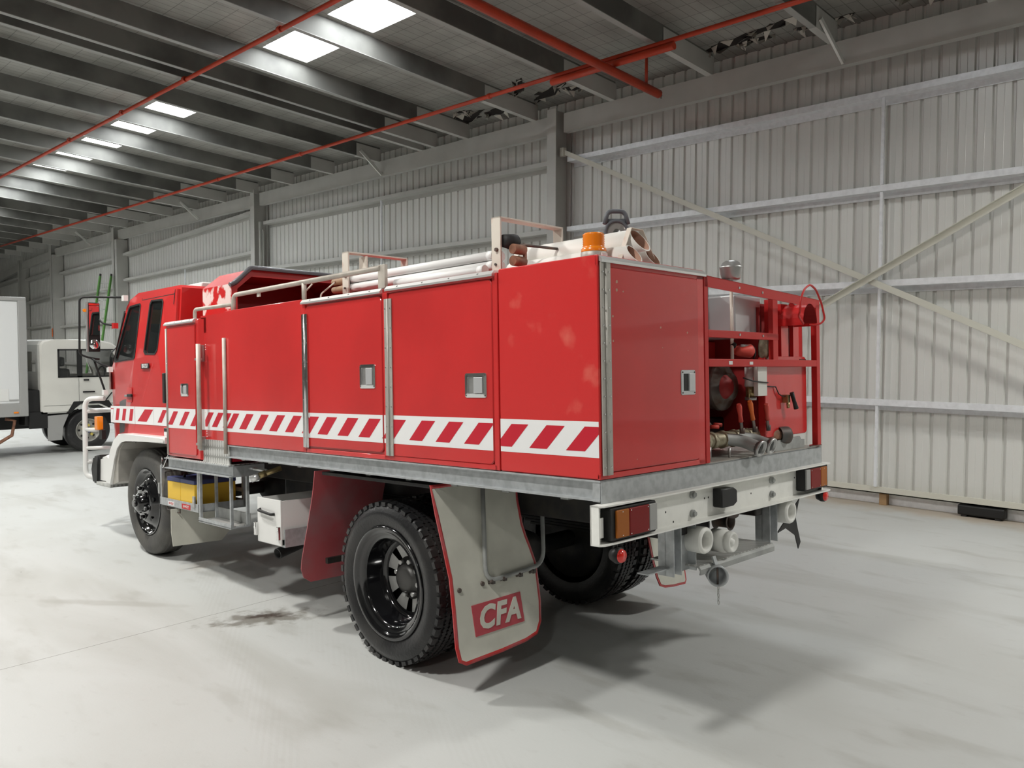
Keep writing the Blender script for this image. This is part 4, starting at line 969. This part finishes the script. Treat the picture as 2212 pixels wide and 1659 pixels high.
# interior
g = MB().m('interior').box(.3, 2.1, 5.2, 5.35, 1.5, 2.0, .03)
for x in (.42, 1.05, 1.55): g.box(x, x+.42, 5.45, 5.95, 1.55, 1.85, .05); g.box(x, x+.42, 5.36, 5.48, 1.85, 2.40, .05); g.box(x+.1, x+.32, 5.38, 5.46, 2.42, 2.56, .03)
g.box(.2, 2.2, 6.35, 6.62, 1.6, 2.02, .05); g.tube([(1.75+.2*math.cos(a), 6.22-.08*math.sin(a), 2.1+.18*math.sin(a)) for a in [k*math.pi/8 for k in range(16)]], .014, 6, closed=True)
cabp('cab_interior', g)
g = MB().m('visor').prism([(6.20,2.66),(6.33,2.52),(6.32,2.515),(6.19,2.65)], 0, .22, .95); cabp('sun_visor', g)

# ---- front wing, step, bull bar, indicator
g = MB().m('white_paint')
arch_o = [(5.02,1.335),(5.02,1.392),(6.02,1.395),(6.14,1.385),(6.26,1.325),(6.36,1.22),(6.43,1.05),(6.50,.86)]
arch_i = [(6.36,.86),(6.335,.93),(6.26,1.12),(6.17,1.25),(6.06,1.315),(5.95,1.335)]
g.prism(arch_o+arch_i, 0, -.005, .115, .012); g.m('alu_dull').prism([(6.36,.86),(6.26,1.12),(6.17,1.25),(6.06,1.32),(6.04,1.30),(6.14,1.23),(6.20,1.10),(6.20,.90)], 0, .02, .5); P('front_wing', g)
g = MB().m('black').box(.12, .6, 5.1, 6.2, 1.32, 1.36); P('wheel_arch', g)
g = MB().m('white_paint').prism([(6.43,1.10),(6.52,.855),(6.86,.85),(6.95,.95),(6.93,1.08),(6.60,1.15)], 0, .05, W-.05, .02); g.m('black').prism([(6.78,1.14),(6.93,1.12),(7.0,.98),(6.95,.83),(6.80,.83)], 0, .02, .16, .02); g.m('tread_plate').box(.01, .3, 6.40, 6.80, .825, .86); P('front_bumper', g)
g = MB().m('white_paint').tube(fillet([(.14, 6.90, 1.735), (.0, 7.08, 1.735), (-.005, 7.08, .885), (.12, 6.92, .885)], .13, 8), .026, 12); g.cyl((-.005, 7.08, 1.40), (.10, 6.92, 1.40), .022, 10); g.cyl((-.005, 7.08, 1.20), (.2, 6.92, 1.20), .02, 10)
g.tube(fillet([(0, 7.08, 1.60), (.25, 7.20, 1.60), (2.15, 7.20, 1.60), (2.4, 7.08, 1.60)], .1), .026, 12); g.tube(fillet([(0, 7.08, 1.05), (.25, 7.20, 1.05), (2.15, 7.20, 1.05), (2.4, 7.08, 1.05)], .1), .026, 12)
g.tube(fillet([(W-.14, 6.90, 1.735), (W, 7.08, 1.735), (W+.005, 7.08, .885), (W-.12, 6.92, .885)], .13, 8), .026, 12); P('bull_bar', g)
g = MB().m('amber').box(.045, .105, 6.84, 6.94, 1.40, 1.545, .01); g.m('black').box(.08, .12, 6.82, 6.90, 1.30, 1.40); P('indicator', g)

# ---- mirror on its tube frame
g = MB().m('black').tube(fillet([(.16, 6.30, 2.775), (-.06, 6.66, 2.795), (-.155, 6.70, 2.79), (-.165, 6.70, 2.20), (-.08, 6.69, 2.165), (.02, 6.67, 2.15)], .06), .011, 8)
mm = P('mirror_frame', g)
g = MB().m('black').tube(fillet([(.00, 6.69, 2.60), (.05, 6.64, 2.52), (.12, 6.46, 2.49)], .04), .010, 8); P('mirror_arm', g, mm)
g = MB().m('black').tube(fillet([(-.07, 6.70, 2.17), (.03, 6.62, 2.09), (.10, 6.60, 2.06)], .04), .011, 8); P('mirror_arm', g, mm)
g = MB().m('black').tube([(-.03, 6.70, 2.16), (.11, 6.80, 1.82)], .011, 8); P('mirror_arm', g, mm)
for p, m_ in (((.15, 6.30, 2.765), 'white_paint'), ((.11, 6.47, 2.49), 'red'), ((.095, 6.60, 2.04), 'white_paint'), ((.105, 6.78, 1.80), 'white_paint')):
    g = MB().m(m_).obox(p, (1, 0, 0), (0, 1, 0), (0, 0, 1), .022, .03, .028); P('mirror_bracket', g, mm)
g = MB().m('black').box(-.092, .032, 6.665, 6.71, 2.225, 2.74, .015); g.m('steel').box(-.100, -.088, 6.66, 6.70, 2.225, 2.74); mh = P('mirror_head', g, mm)
g = MB().m('mirror').box(-.080, .020, 6.660, 6.664, 2.40, 2.705); P('mirror_glass', g, mh); g = MB().m('mirror').lathe((-.028, 6.664, 2.305), (0, -1, 0), [(0, .052), (.010, .044), (.017, .028), (.020, .001)], 24); P('convex_mirror', g, mh)
g = MB().m('red_reflector').box(-.080, .020, 6.658, 6.663, 2.710, 2.730); g.m('amber').cyl((-.112, 6.70, 2.655), (-.112, 6.68, 2.655), .018, 12); P('mirror_reflector', g, mh)

# ---- mudflaps
def sheet(mb, pts, th, n=(0, 1, 0), m='flap_white'):
    mb.m(m); n = Vector(n)*th; A = [mb.bm.verts.new(p) for p in pts]; B = [mb.bm.verts.new(Vector(p)+n) for p in pts]; k = len(pts)
    mb.face(A); mb.face(B[::-1])
    for i in range(k): mb.face([A[i], A[(i+1) % k], B[(i+1) % k], B[i]])
def spl(pts, n=4):
    """closed smooth outline through the points"""
    out = []; N = len(pts); pts = [Vector(p) for p in pts]
    for i in range(N):
        p0, p1, p2, p3 = pts[i-1], pts[i], pts[(i+1) % N], pts[(i+2) % N]
        for k in range(n):
            t = k/n; out.append(.5*((2*p1)+(-p0+p2)*t+(2*p0-5*p1+4*p2-p3)*t*t+(-p0+3*p1-3*p2+p3)*t**3))
    return out
FL = [(0.0,1.257),(.009,1.079),(.030,.877),(.044,.718),(.034,.526),(.018,.338),(.029,.258),(.077,.231),(.371,.238),(.58,.251),(.686,.273),(.735,.339),(.760,.462),(.773,.692),(.745,.80),(.722,.87),(.705,.947),(.700,1.10),(.700,1.257)]
yf = lambda z: 1.27+.2*(z-1.27)
def outline(pts, d):
    """pull an outline inwards by d, in x and z"""
    N = len(pts); out = []; cx = sum(p[0] for p in pts)/N; cz = sum(p[1] for p in pts)/N
    for i in range(N):
        a, b_ = Vector(pts[i-1]), Vector(pts[(i+1) % N]); t = (b_-a).normalized(); nn = Vector((-t.y, t.x))
        if nn.dot(Vector((cx, cz))-Vector(pts[i])) < 0: nn = -nn
        out.append((pts[i][0]+nn.x*d, pts[i][1]+nn.y*d))
    return out
mf = MB(); O_ = FL; I_ = outline(FL, .022)
sheet(mf, [(x, yf(z), z) for x, z in O_], .008, m='flap_red')
mf.m('flap_white'); mf.face([mf.bm.verts.new((x, yf(z)-.0025, z)) for x, z in I_])
mf.m('flap_red'); N = len(O_)
mv = [mf.bm.verts.new((x, yf(z)-.0015, z)) for x, z in O_]; mi = [mf.bm.verts.new((x, yf(z)-.006, z)) for x, z in outline(FL, .012)]; mj = [mf.bm.verts.new((x, yf(z)-.0025, z)) for x, z in I_]
for i in range(N): j = (i+1) % N; mf.face([mv[i], mv[j], mi[j], mi[i]]); mf.face([mi[i], mi[j], mj[j], mj[i]])
fl = P('mudflap', mf, label='white mudflap with red edge and lettering')
g = MB().m('flap_sign'); c0 = [(.175, .543), (.585, .548), (.585, .372), (.175, .368)]
sheet(g, [(x, yf(z)-.0065, z) for x, z in c0], .004, m='flap_sign'); sg = P('flap_sign', g, fl)
Mt = Matrix(((1, 0, 0, .375), (0, -.196*-1, -.98, yf(.455)-.0075), (0, .98, .196, .455), (0, 0, 0, 1)))
Mt = Matrix(((1, 0, 0, .378), (0, .196, -.98, yf(.455)-.0085), (0, .98, .196, .455), (0, 0, 0, 1)))
text_mesh('lettering', 'CFA', .178, 'flap_white', Mt, sg, .0012, shear=.30, bold=.007, space=1.10)
for p in ((.10, .645), (.285, .650)):
    g = MB().m('iron').cyl((p[0], yf(p[1])-.012, p[1]), (p[0], yf(p[1])+.01, p[1]), .014, 12); P('flap_bolt', g, fl)
# galvanised loop hanging behind the flap
lp = [(.381, 1.225, 1.27), (.300, 1.145, .757-.05), (.36, 1.125, .650), (.72, 1.128, .672), (.845, 1.145, .72), (.90, 1.213, 1.27)]
g = MB().m('galv_dull').tube(fillet([(.375, 1.222, 1.27), (.300, 1.128, .655), (.815, 1.128, .680), (.895, 1.215, 1.27)], .10, 6), .014, 12)
g.m('iron')
for t_ in (.34, .44, .58, .70): g.cyl((t_, 1.11, .662), (t_, 1.15, .640), .009, 6); g.obox((t_+.02, 1.125, .650), (1, 0, 0), (0, 1, 0), (0, 0, 1), .012, .008, .012)
P('flap_hoop', g)
# the other side's mudflap, swung inwards
FR = [(W-x*.53, z+.04) for x, z in FL]; IR = outline(FR, .018)
mf = MB(); sheet(mf, [(x, yf(z), z) for x, z in FR], .008, m='flap_red'); mf.m('flap_white'); mf.face([mf.bm.verts.new((x, yf(z)-.0025, z)) for x, z in IR]); P('mudflap', mf)
# red flaps ahead of the rear wheels
RF = [(-.005,1.259),(.004,1.12),(.006,1.035),(.004,.88),(.0,.733),(-.002,.62),(.004,.546),(.036,.478),(.099,.436),(.317,.435),(.50,.43),(.60,.47),(.62,.60),(.62,1.259)]
for sx_, mm_ in ((1, 0), (-1, W)):
    mf = MB(); yg = lambda z: 2.50-.30*(z-1.26)
    sheet(mf, [(mm_+sx_*x, yg(z), z) for x, z in RF], .008, m='flap_pink'); o = P('mudflap', mf)
    if sx_ == 1: o['label'] = 'red mudflap ahead of the rear wheel'; b = MB().m('chassis').box(.13, .55, 2.57, 2.60, .585, .625); P('flap_stay', b)
# inner guards over rear wheels
for xx in (.02, W-.38):
    g = MB().m('chassis').box(xx, xx+.36, 1.3, 2.45, 1.235, 1.255); P('wheel_guard', g)
# white flap behind the front wheel
g = MB(); sheet(g, [(-.0, 4.90, .755), (.0, 4.90, .55), (.015, 4.90, .42), (.47, 4.90, .41), (.56, 4.90, .50), (.58, 4.90, .755)], .008); P('mudflap', g)

# ---- battery cradle and batteries, step, drawer, hoses under the tray
g = MB().m('galv')
for (x, y) in ((.05, 5.215), (.05, 4.445), (.46, 5.215), (.46, 4.445)): g.box(x, x+.03, y, y+.03, .80-.03*(y < 5), 1.125)
g.box(.045, .05, 4.445, 5.245, .765, .835); g.box(.05, .48, 4.445, 5.245, .765, .775); g.box(.05, .48, 4.445, 4.45, .765, .835); g.box(.48, .485, 4.445, 5.245, .765, .835); g.box(.46, .49, 4.445, 5.245, .9, .93)
g.m('iron').tube([(.06, 4.85, .765), (.06, 4.85, .72), (.06, 5.12, .73), (.06, 5.12, .78)], .006, 6)
cr = P('battery_cradle', g)
g = MB().m('steel').box(.035, .05, 4.50, 4.54, .80, .90, .004); g.cyl((.034, 4.52, .85), (.040, 4.52, .85), .016, 10); P('cradle_clip', g, cr)
g = MB().m('steel').box(.04, .055, 5.25, 5.28, .86, .96, .004); P('cradle_clip', g, cr)
def lab(name, y0, y1, z0, z1, m, txt, tm, sz, parent):
    g = MB().m(m).box(.0425, .045, y0, y1, z0, z1); o = P(name, g, parent)
    text_mesh('label_lettering', txt, sz, tm, Matrix(((0,0,-1,.0418),(-1,0,0,(y0+y1)/2),(0,1,0,(z0+z1)/2),(0,0,0,1))), o, .0004, bold=.0006); return o
lab('voltage_label', 4.93, 5.06, .775, .812, 'label_white', '12 VOLT', 'label_red', .027, cr); lab('voltage_label', 4.60, 4.77, .772, .815, 'label_red', '24 VOLT', 'label_white', .030, cr)
for y0, y1, lb in ((4.83, 5.105, 'yellow battery with a dark blue lid in the cradle, the one beside the front wheel'), (4.545, 4.825, 'yellow battery with a dark blue lid in the cradle, the one beside the hanging step')):
    g = MB().m('battery_yellow').box(.058, .44, y0, y1, .778, .995, .006); o = g.build('battery'); o.matrix_world = BM; props(o, lb, 'battery', 'yellow batteries')
    g = MB().m('battery_blue').box(.055, .443, y0-.003 if y0 < 4.7 else y0, y1, .995, 1.032, .005); g.build('lid', o); g = MB().m('black').cyl((.12, y0+.05, 1.03), (.12, y0+.05, 1.06), .012, 8); g.cyl((.36, y0+.05, 1.03), (.36, y0+.05, 1.06), .012, 8); g.build('terminals', o)
g = MB().m('galv')
for (x, y) in ((.045, 4.405), (.045, 3.845), (.185, 4.405), (.185, 3.845)): g.box(x, x+.022, y, y+.022, .70, 1.125)
g.box(.04, .21, 3.84, 4.43, .695, .705); g.box(.04, .05, 3.84, 4.43, .69, .73); g.m('tread_plate').box(.05, .20, 3.86, 4.41, .706, .712); g.m('galv_dull').box(.205, .215, 3.84, 4.43, .70, .80); P('hanging_step', g)
g = MB().m('white_paint')
g.box(.050, .062, 3.07, 3.42, .655, .995, .003); g.box(.062, .80, 3.07, 3.082, .70, .99); g.box(.062, .80, 3.408, 3.42, .70, .99); g.box(.062, .80, 3.07, 3.42, .70, .71); g.box(.79, .80, 3.07, 3.42, .70, .99)
dr = P('drawer', g)
g = MB().m('black').tube(fillet([(.05, 3.37, .905), (.025, 3.36, .90), (.025, 3.17, .885), (.05, 3.16, .885)], .01), .011, 8); P('drawer_handle', g, dr)
g = MB().m('galv').box(.07, .85, 3.055, 3.435, .645, .66); g.box(.07, .85, 3.045, 3.055, .645, .78); g.box(.07, .85, 3.435, 3.445, .645, .76); g.box(.30, .36, 2.9, 3.05, .66, .72); dt = P('drawer_tray', g)
for y in (3.09, 3.43): g = MB().m('chrome').box(.030, .052, y-.015, y+.015, .70, .80, .004); g.cyl((.028, y, .76), (.034, y, .76), .014, 10); P('toggle_clip', g, dt)
g = MB().m('black').cyl((.12, 3.25, .565), (.45, 3.30, .63), .042, 16, caps=False); g.lathe((.12, 3.25, .565), (.96, .15, .19), [(0, .042), (0, .036), (.2, .034), (.2, .001)], 16); P('exhaust_tip', g)
g = MB().m('brass').cyl((.25, 3.40, 1.20), (.12, 3.48, 1.15), .020, 8); g.cyl((.15, 3.46, 1.165), (.11, 3.49, 1.145), .027, 6); g.m('alu').cyl((.11, 3.49, 1.145), (.06, 3.53, 1.12), .028, 14); g.cyl((.13, 3.62, 1.19), (.18, 3.50, 1.18), .012, 8); g.m('chrome').obox((.14, 3.65, 1.19), (1, 0, 0), (0, 1, 0), (0, 0, 1), .02, .03, .008); P('drain_valve', g)
g = MB().m('chrome').tube(fillet([(.06, 5.02, 1.30), (.06, 5.20, 1.10), (.06, 5.24, 1.11), (.06, 5.22, 1.20)], .05), .006, 6); P('wheel_hook', g)

# ---- rear bumper: white channel, lamps set in it
BX0, BX1 = -.062, 2.445
g = MB().m('bumper_white'); BZ0, BZ1 = 1.078, 1.268
g.box(BX0, BX1, .010, .018, BZ0, BZ1)
for z, t_ in ((BZ1-.008, .008), (BZ0, .008)):
    poly = [(BX0, .015), (BX0, -.035), (BX0+.02, -.052), (BX0+.10, -.056), (BX1-.10, -.056), (BX1-.02, -.052), (BX1, -.035), (BX1, .015)]
    A = [g.bm.verts.new((x, y, z)) for x, y in poly]; B = [g.bm.verts.new((x, y, z+t_)) for x, y in poly]; g.face(A); g.face(B); n = 8
    for i in range(n): g.face([A[i], A[(i+1) % n], B[(i+1) % n], B[i]])
g.box(BX0, BX0+.008, -.035, .018, BZ0, BZ1); g.box(BX0+.012, BX0+.05, -.022, -.016, BZ0+.035, BZ1-.06)
bu = P('rear_bumper', g)
g = MB().m('galv_dull')
for xx, zz in ((.80, 1.225), (.80, 1.122), (1.70, 1.215), (1.70, 1.128)):
    g = MB().m('galv_dull').cyl((xx, .012, zz), (xx, -.004, zz), .021, 16); g.cyl((xx, -.004, zz), (xx, -.016, zz), .014, 6); P('bumper_bolt', g, bu)
g = MB().m('black').prism([(1.015, 1.235), (1.015, 1.135), (1.03, 1.128), (1.15, 1.128), (1.185, 1.145), (1.185, 1.215), (1.15, 1.232)], 1, -.05, .012, .006); P('trailer_plug', g, bu)
g = MB().m('black')
for xx, zz in ((.93, 1.19), (.97, 1.19), (.55, 1.16), (.62, 1.10), (1.45, 1.16), (2.02, 1.2)): g.cyl((xx, .012, zz), (xx, .0095, zz), .006, 8)
P('bumper_holes', g, bu)
def tail(x0, x1, z0, z1, flip):
    g = MB().m('black').prism(rrect(x0, x1, z0, z1, .012), 1, -.050, .010, .004); b_ = P('tail_light', g)
    L = x1-x0; seg = [(.10, .36, 'amber_dull'), (.37, .80, 'red_lens'), (.81, .98, 'grey_lens')]
    if flip: seg = [(1-b2, 1-a2, m2) for a2, b2, m2 in seg]
    for a2, b2, m2 in seg: g = MB().m(m2).box(x0+L*a2, x0+L*b2, -.062, -.049, z0+.012, z1-.012, .004); P('lens', g, b_)
    g = MB().m('chrome')
    for a2 in (.22, .40, .77): 
        q = 1-a2 if flip else a2
        for zz in (z0+.022, z1-.022): g.cyl((x0+L*q, -.064, zz), (x0+L*q, -.060, zz), .003, 6)
    P('lens_screws', g, b_)
tail(.005, .380, BZ0+.015, BZ1-.018, False); tail(2.04, 2.385, BZ0+.032, BZ1-.005, True)
for xx, zz in ((.105, 1.01), (2.375, 1.045)):
    g = MB().m('black').lathe((xx, .02, zz), (0, -1, 0), [(0, .001), (0, .028), (.03, .040), (.05, .040), (.055, .032), (.055, .001)], 24); g.cyl((xx, .0, zz+.03), (xx, .0, zz+.07), .012, 8); b_ = P('marker_lamp', g)
    g = MB().m('red_reflector').lathe((xx, .02, zz), (0, -1, 0), [(.05, .034), (.066, .030), (.070, .001)], 20); P('lens', g, b_)

# ---- towing brackets, pipe stowage and coupling
for x0, x1 in ((.635, .855), (1.70, 1.80)):
    g = MB().m('galv').box(x0, x0+.006, .02, .12, .80 if x0 < 1 else .82, 1.24); g.box(x1-.006, x1, .02, .12, .80 if x0 < 1 else .82, 1.24); g.box(x0, x1, .07, .076, .80 if x0 < 1 else .82, 1.24)
    if x0 < 1: g.box(x0+.07, x0+.076, .02, .07, .80, 1.07); g.box(.44, .635, .05, .12, .84, .846)
    P('tow_bracket', g)
g = MB().m('galv_dull').prism([(-.03, .815), (-.02, .83), (.30, .83), (.30, .825), (-.012, .822), (-.022, .805), (-.018, .785), (-.028, .785)], 0, .82, 1.66); g.m('tread_plate').box(.82, 1.66, -.015, .30, .828, .834); P('tow_step', g)
def ring(x, z, y, ro, ri, L, m='cream_brace'):
    return MB().m(m).lathe((x, y, z), (0, 1, 0), [(.012, ro), (.002, ro-.006), (0, ro-.014), (.0, ri+.004), (.006, ri), (.02, ri-.003), (L, ri-.004), (L, ro), (.012, ro)], 28)
g = ring(.885, .965, -.03, .074, .050, .22, 'bumper_white'); P('stowage_pipe', g)
g = ring(1.895, .995, -.03, .074, .048, .22, 'bumper_white'); P('stowage_pipe', g)
g = MB().m('bumper_white').lathe((1.115, -.03, .925), (0, 1, 0), [(-.03, .001), (-.03, .018), (-.02, .020), (-.02, .040), (-.035, .048), (-.03, .056), (0, .062), (.004, .058), (.012, .058), (.016, .066), (.10, .066), (.10, .03)], 28); P('blanking_cap', g)
g = MB().m('iron').lathe((1.40, .12, .985), (0, 1, 0), [(0, .055), (.0, .04), (.1, .04), (.1, .055)], 20); g.tube(fillet([(1.2, .15, 1.1), (1.45, .10, 1.0), (1.6, .2, 1.1)], .1), .02, 8); P('hose_coupling', g)
ax_ = Vector((-.75, -.62, .05)).normalized(); cc = Vector((.955, -.045, .768))
g = MB().m('galv').lathe(cc, ax_, [(-.06, .001), (-.06, .055), (.05, .058), (.052, .050), (-.03, .046), (-.03, .001)], 28); g.m('iron').tube([cc+ax_*.03+Vector((0, 0, .045)), cc+ax_*.03-Vector((0, 0, .045))], .006, 6); g.m('galv').bar(cc+Vector((0, 0, .05)), cc+Vector((0, .02, .10)), .03, .01); tc_ = P('drain_tube', g)
g = MB().m('steel')
for k in range(5):
    c_ = cc+ax_*.05+Vector((.0, 0, -.062-.020*k)); dx, dy = (1, 0) if k % 2 else (.3, .95)
    g.tube([c_+Vector((dx*.007*math.cos(a), dy*.007*math.cos(a), .013*math.sin(a))) for a in [j*math.pi/4 for j in range(8)]], .0022, 5, closed=True)
P('tether_chain', g, tc_)
# torn black flap hanging on the far side
g = MB(); sheet(g, [(2.319, 0.12, 1.019), (2.282, 0.12, 0.945), (2.26, 0.12, 0.897), (2.285, 0.12, 0.824), (2.328, 0.12, 0.722), (2.293, 0.12, 0.68), (2.249, 0.12, 0.778), (2.114, 0.12, 0.845), (1.989, 0.12, 0.826)], .006, m='black'); P('torn_flap', g)

# ================================================================ white box truck parked beyond
BT = empty('box_truck', Matrix.Translation((0, 14.2, 0)) , label='small white box truck parked across the hall behind the red fire truck', cat='truck')
def Q(name, mb, parent=BT, **k): return props(mb.build(name, parent), **k)
g = MB().m('box_white').box(-2.9, 1.20, .0, 1.95, .98, 2.80, .01); g.m('box_grey').box(1.20, 1.34, -.01, 1.96, .74, 2.84, .015); g.box(-2.9, 1.34, -.012, 1.962, 2.80, 2.88, .02); g.box(-2.9, 1.22, -.006, 1.956, .74, .98, .01)
bx_ = Q('cargo_box', g)
g = MB().m('white_paint').box(-.4, 1.03, -.008, 0, 1.03, 1.24, .002); Q('side_sign', g, bx_)
g = MB().m('box_grey').box(1.035, 1.185, -.009, -.007, 1.025, 1.052); Q('maker_label', g, bx_)
g = MB().m('amber').box(1.10, 1.175, -.02, -.005, .80, .83, .003); Q('side_marker', g, bx_)
prof2 = [(1.55,.83),(1.55,2.03),(1.60,2.10),(1.80,2.13),(2.55,2.13),(2.80,2.07),(2.95,1.95),(3.12,1.45),(3.20,1.30),(3.22,.75),(2.78,.75),(2.70,.84),(2.55,.92),(2.22,.92),(2.12,.84),(2.06,.76),(1.56,.76)]
sh = MB().m('van_white').prism(prof2, 1, .02, 1.75, .03).build('cab2')
WA = rrect(1.86, 2.18, 1.44, 1.93, .03)+[]; WB = [(2.24,1.44),(2.98,1.44),(2.86,1.80),(2.78,1.93),(2.24,1.93)]; WC = rrect(1.6, 1.6+.01, 1.5, 1.9, .002)
cs = []
for fn in (lambda m: m.prism([(1.65,.95),(1.65,2.05),(2.7,2.06),(3.0,1.5),(3.05,1.0)], 1, .07, 1.70), lambda m: m.prism(WA, 1, -.1, 1.9), lambda m: m.prism(WB, 1, -.1, 1.9), lambda m: m.box(1.5, 1.7, .3, 1.5, 1.52, 1.90)):
    mb = MB().m('van_white'); fn(mb); cs.append(mb.build('cut'))
for c in cs:
    md = sh.modifiers.new('b', 'BOOLEAN'); md.operation = 'DIFFERENCE'; md.solver = 'EXACT'; md.object = c
bpy.context.view_layer.update(); me = bpy.data.meshes.new_from_object(sh.evaluated_get(bpy.context.evaluated_depsgraph_get()))
for c in cs+[sh]: bpy.data.objects.remove(c)
cb = bpy.data.objects.new('cab', me); COL.objects.link(cb); cb.parent = BT
g = MB().m('black').prism(rrect(1.845, 2.99, 1.425, 1.945, .04), 1, .014, .020); 
g.bm.clear(); g.m('black'); g.box(1.84, 1.87, .012, .03, 1.42, 1.95); g.box(1.84, 3.0, .012, .03, 1.42, 1.445); g.box(1.84, 2.85, .012, .03, 1.925, 1.95); g.box(2.17, 2.26, .012, .03, 1.42, 1.95); Q('window_seal', g, cb)
g = MB().m('glass').prism(WA, 1, .03, .034); Q('side_window', g, cb); g = MB().m('glass').prism(WB, 1, .03, .034); Q('door_window', g, cb)
g = MB().m('black').box(2.195, 2.199, .017, .022, .93, 1.43); g.box(1.60, 3.1, .017, .022, .905, .910); Q('door_gap', g, cb)
g = MB().m('black').box(2.28, 2.37, -.005, .02, 1.355, 1.385, .004); Q('door_lock', g, cb); g = MB().m('black').box(2.26, 2.47, -.01, .02, 1.13, 1.155, .005); Q('door_handle', g, cb)
g = MB().m('interior')
for x in (1.95,): g.box(x-.06, x+.18, .25, .75, 1.0, 1.58, .06); g.box(x-.06, x+.12, .35, .65, 1.62, 1.80, .05); g.box(x-.06, x+.18, 1.05, 1.55, 1.0, 1.58, .06); g.box(x-.06, x+.12, 1.15, 1.45, 1.62, 1.80, .05)
g.tube([(2.75+.03*math.sin(a), .5+.2*math.cos(a), 1.45+.16*math.sin(a)) for a in [k*math.pi/8 for k in range(16)]], .014, 6, closed=True); Q('seats', g, cb)
g = MB().m('black').box(1.30, 1.60, .1, 1.7, .55, 1.20, .02); g.box(-2.8, 2.9, .45, .60, .48, .70); g.box(-2.8, 2.9, 1.3, 1.45, .48, .70); g.box(1.36, 1.66, .05, .10, .50, .80); g.box(-.2, .9, .15, .5, .30, .70, .06); g.prism([(2.06, .76), (2.12, .84), (2.22, .92), (2.55, .92), (2.70, .84), (2.78, .75), (2.85, .75), (2.72, .97), (2.1, .97), (1.98, .76)], 1, .012, .5); g.m('box_grey').prism([(1.66,.72),(2.02,.74),(1.92,.50),(1.90,.26),(1.66,.26)], 1, .06, .08); Q('chassis', g)
g = MB().m('rust_leather').tube([(1.0, .15, .70), (1.15, .15, .66), (1.10, .15, .40), (.8, .15, .22)], .03, 8); Q('hose', g)
def bw(x, y, s):
    e = bpy.data.objects.new('wheel', None); COL.objects.link(e); e.parent = BT; e.location = (x, y, .405)
    g = MB().m('tyre').lathe((0, 0, 0), (0, s, 0), [(.02, .22), (.0, .26), (0, .35), (.02, .395), (.05, .405), (.17, .405), (.20, .395), (.22, .35), (.22, .26)], 40); g.build('tyre', e)
    g = MB().m('hub_grey').lathe((0, 0, 0), (0, s, 0), [(.025, .225), (.012, .215), (.03, .20), (.07, .18), (.06, .11), (.02, .09), (.02, .001)], 32); g.m('black')
    for k in range(8): a = k*math.pi/4; g.lathe((math.cos(a)*.15, .058*s, math.sin(a)*.15), (0, s, 0), [(0, .001), (0, .022)], 8)
    g.m('hub_yellow')
    for k in range(5): a = k*2*math.pi/5+.3; g.cyl((math.cos(a)*.095, .02*s, math.sin(a)*.095), (math.cos(a)*.095, -.012*s, math.sin(a)*.095), .028, 6)
    g.m('battery_blue').cyl((0, .02*s, 0), (0, -.02*s, 0), .05, 16); g.build('rim', e)
bw(2.38, .12, 1); bw(2.38, 1.63, -1); bw(-1.6, .12, 1); bw(-1.6, 1.63, -1)
g = MB().m('black').tube(fillet([(2.98, .0, 1.15), (2.75, -.2, 1.50), (2.68, -.22, 1.85), (2.9, .02, 2.0)], .08), .012, 6); g.box(2.70, 2.74, -.28, -.12, 1.45, 1.80, .01); Q('mirror', g)
g = MB().m('black').bar((2.78, .0, 1.12), (2.66, .0, .97), .01, .02); Q('wiper', g)
g = MB().m('black').cyl((2.72, .8, 2.1), (2.71, .8, 2.22), .01, 6); Q('aerial', g)
g = MB().m('interior').box(3.0, 3.28, .05, 1.72, .45, .80, .03); Q('front_bumper', g)

# ================================================================ green ladder leaning on the wall
lt, lb_ = Vector((7.16, 27.05, 4.36)), Vector((6.45, 26.9, .03)); wd = Vector((0, .21, 0)); dd_ = (lt-lb_).normalized(); sd_ = Vector((.75, -.66, 0)).normalized(); wd = sd_*.18
ld = empty('ladder', Matrix.Identity(4), label='tall green ladder leaning on a steel column near the wall', cat='ladder')
for s_ in (-1, 1):
    b = MB().m('green_ladder').bar(lb_+wd*s_, lt+wd*s_, .035, .12, sd_.cross(dd_)); o = b.build('rail', ld)
    b = MB().m('black').bar(lt+wd*s_, lt+wd*s_+dd_*.08, .035, .09, sd_.cross(dd_)); b.build('end_cap', o)
L_ = (lt-lb_).length; k = .25
while k < L_-.1:
    b = MB().m('alu').cyl(lb_+dd_*k-wd, lb_+dd_*k+wd, .016, 8); b.build('rung', ld); k += .30
# orange chain hook hanging at the wall behind the box truck
g = MB().m('orange_grip').cyl((7.36, 33.56, 2.68), (7.42, 33.60, 2.70), .012, 6)
for k_ in range(4): c_ = Vector((7.36, 33.56, 2.62-.07*k_)); g.tube([c_+Vector((0, .03*math.cos(a), .045*math.sin(a))) for a in [j*math.pi/4 for j in range(8)]], .012, 5, closed=True)
props(g.build('safety_tag'), 'small orange tag hanging from a steel column behind the box truck', 'tag')
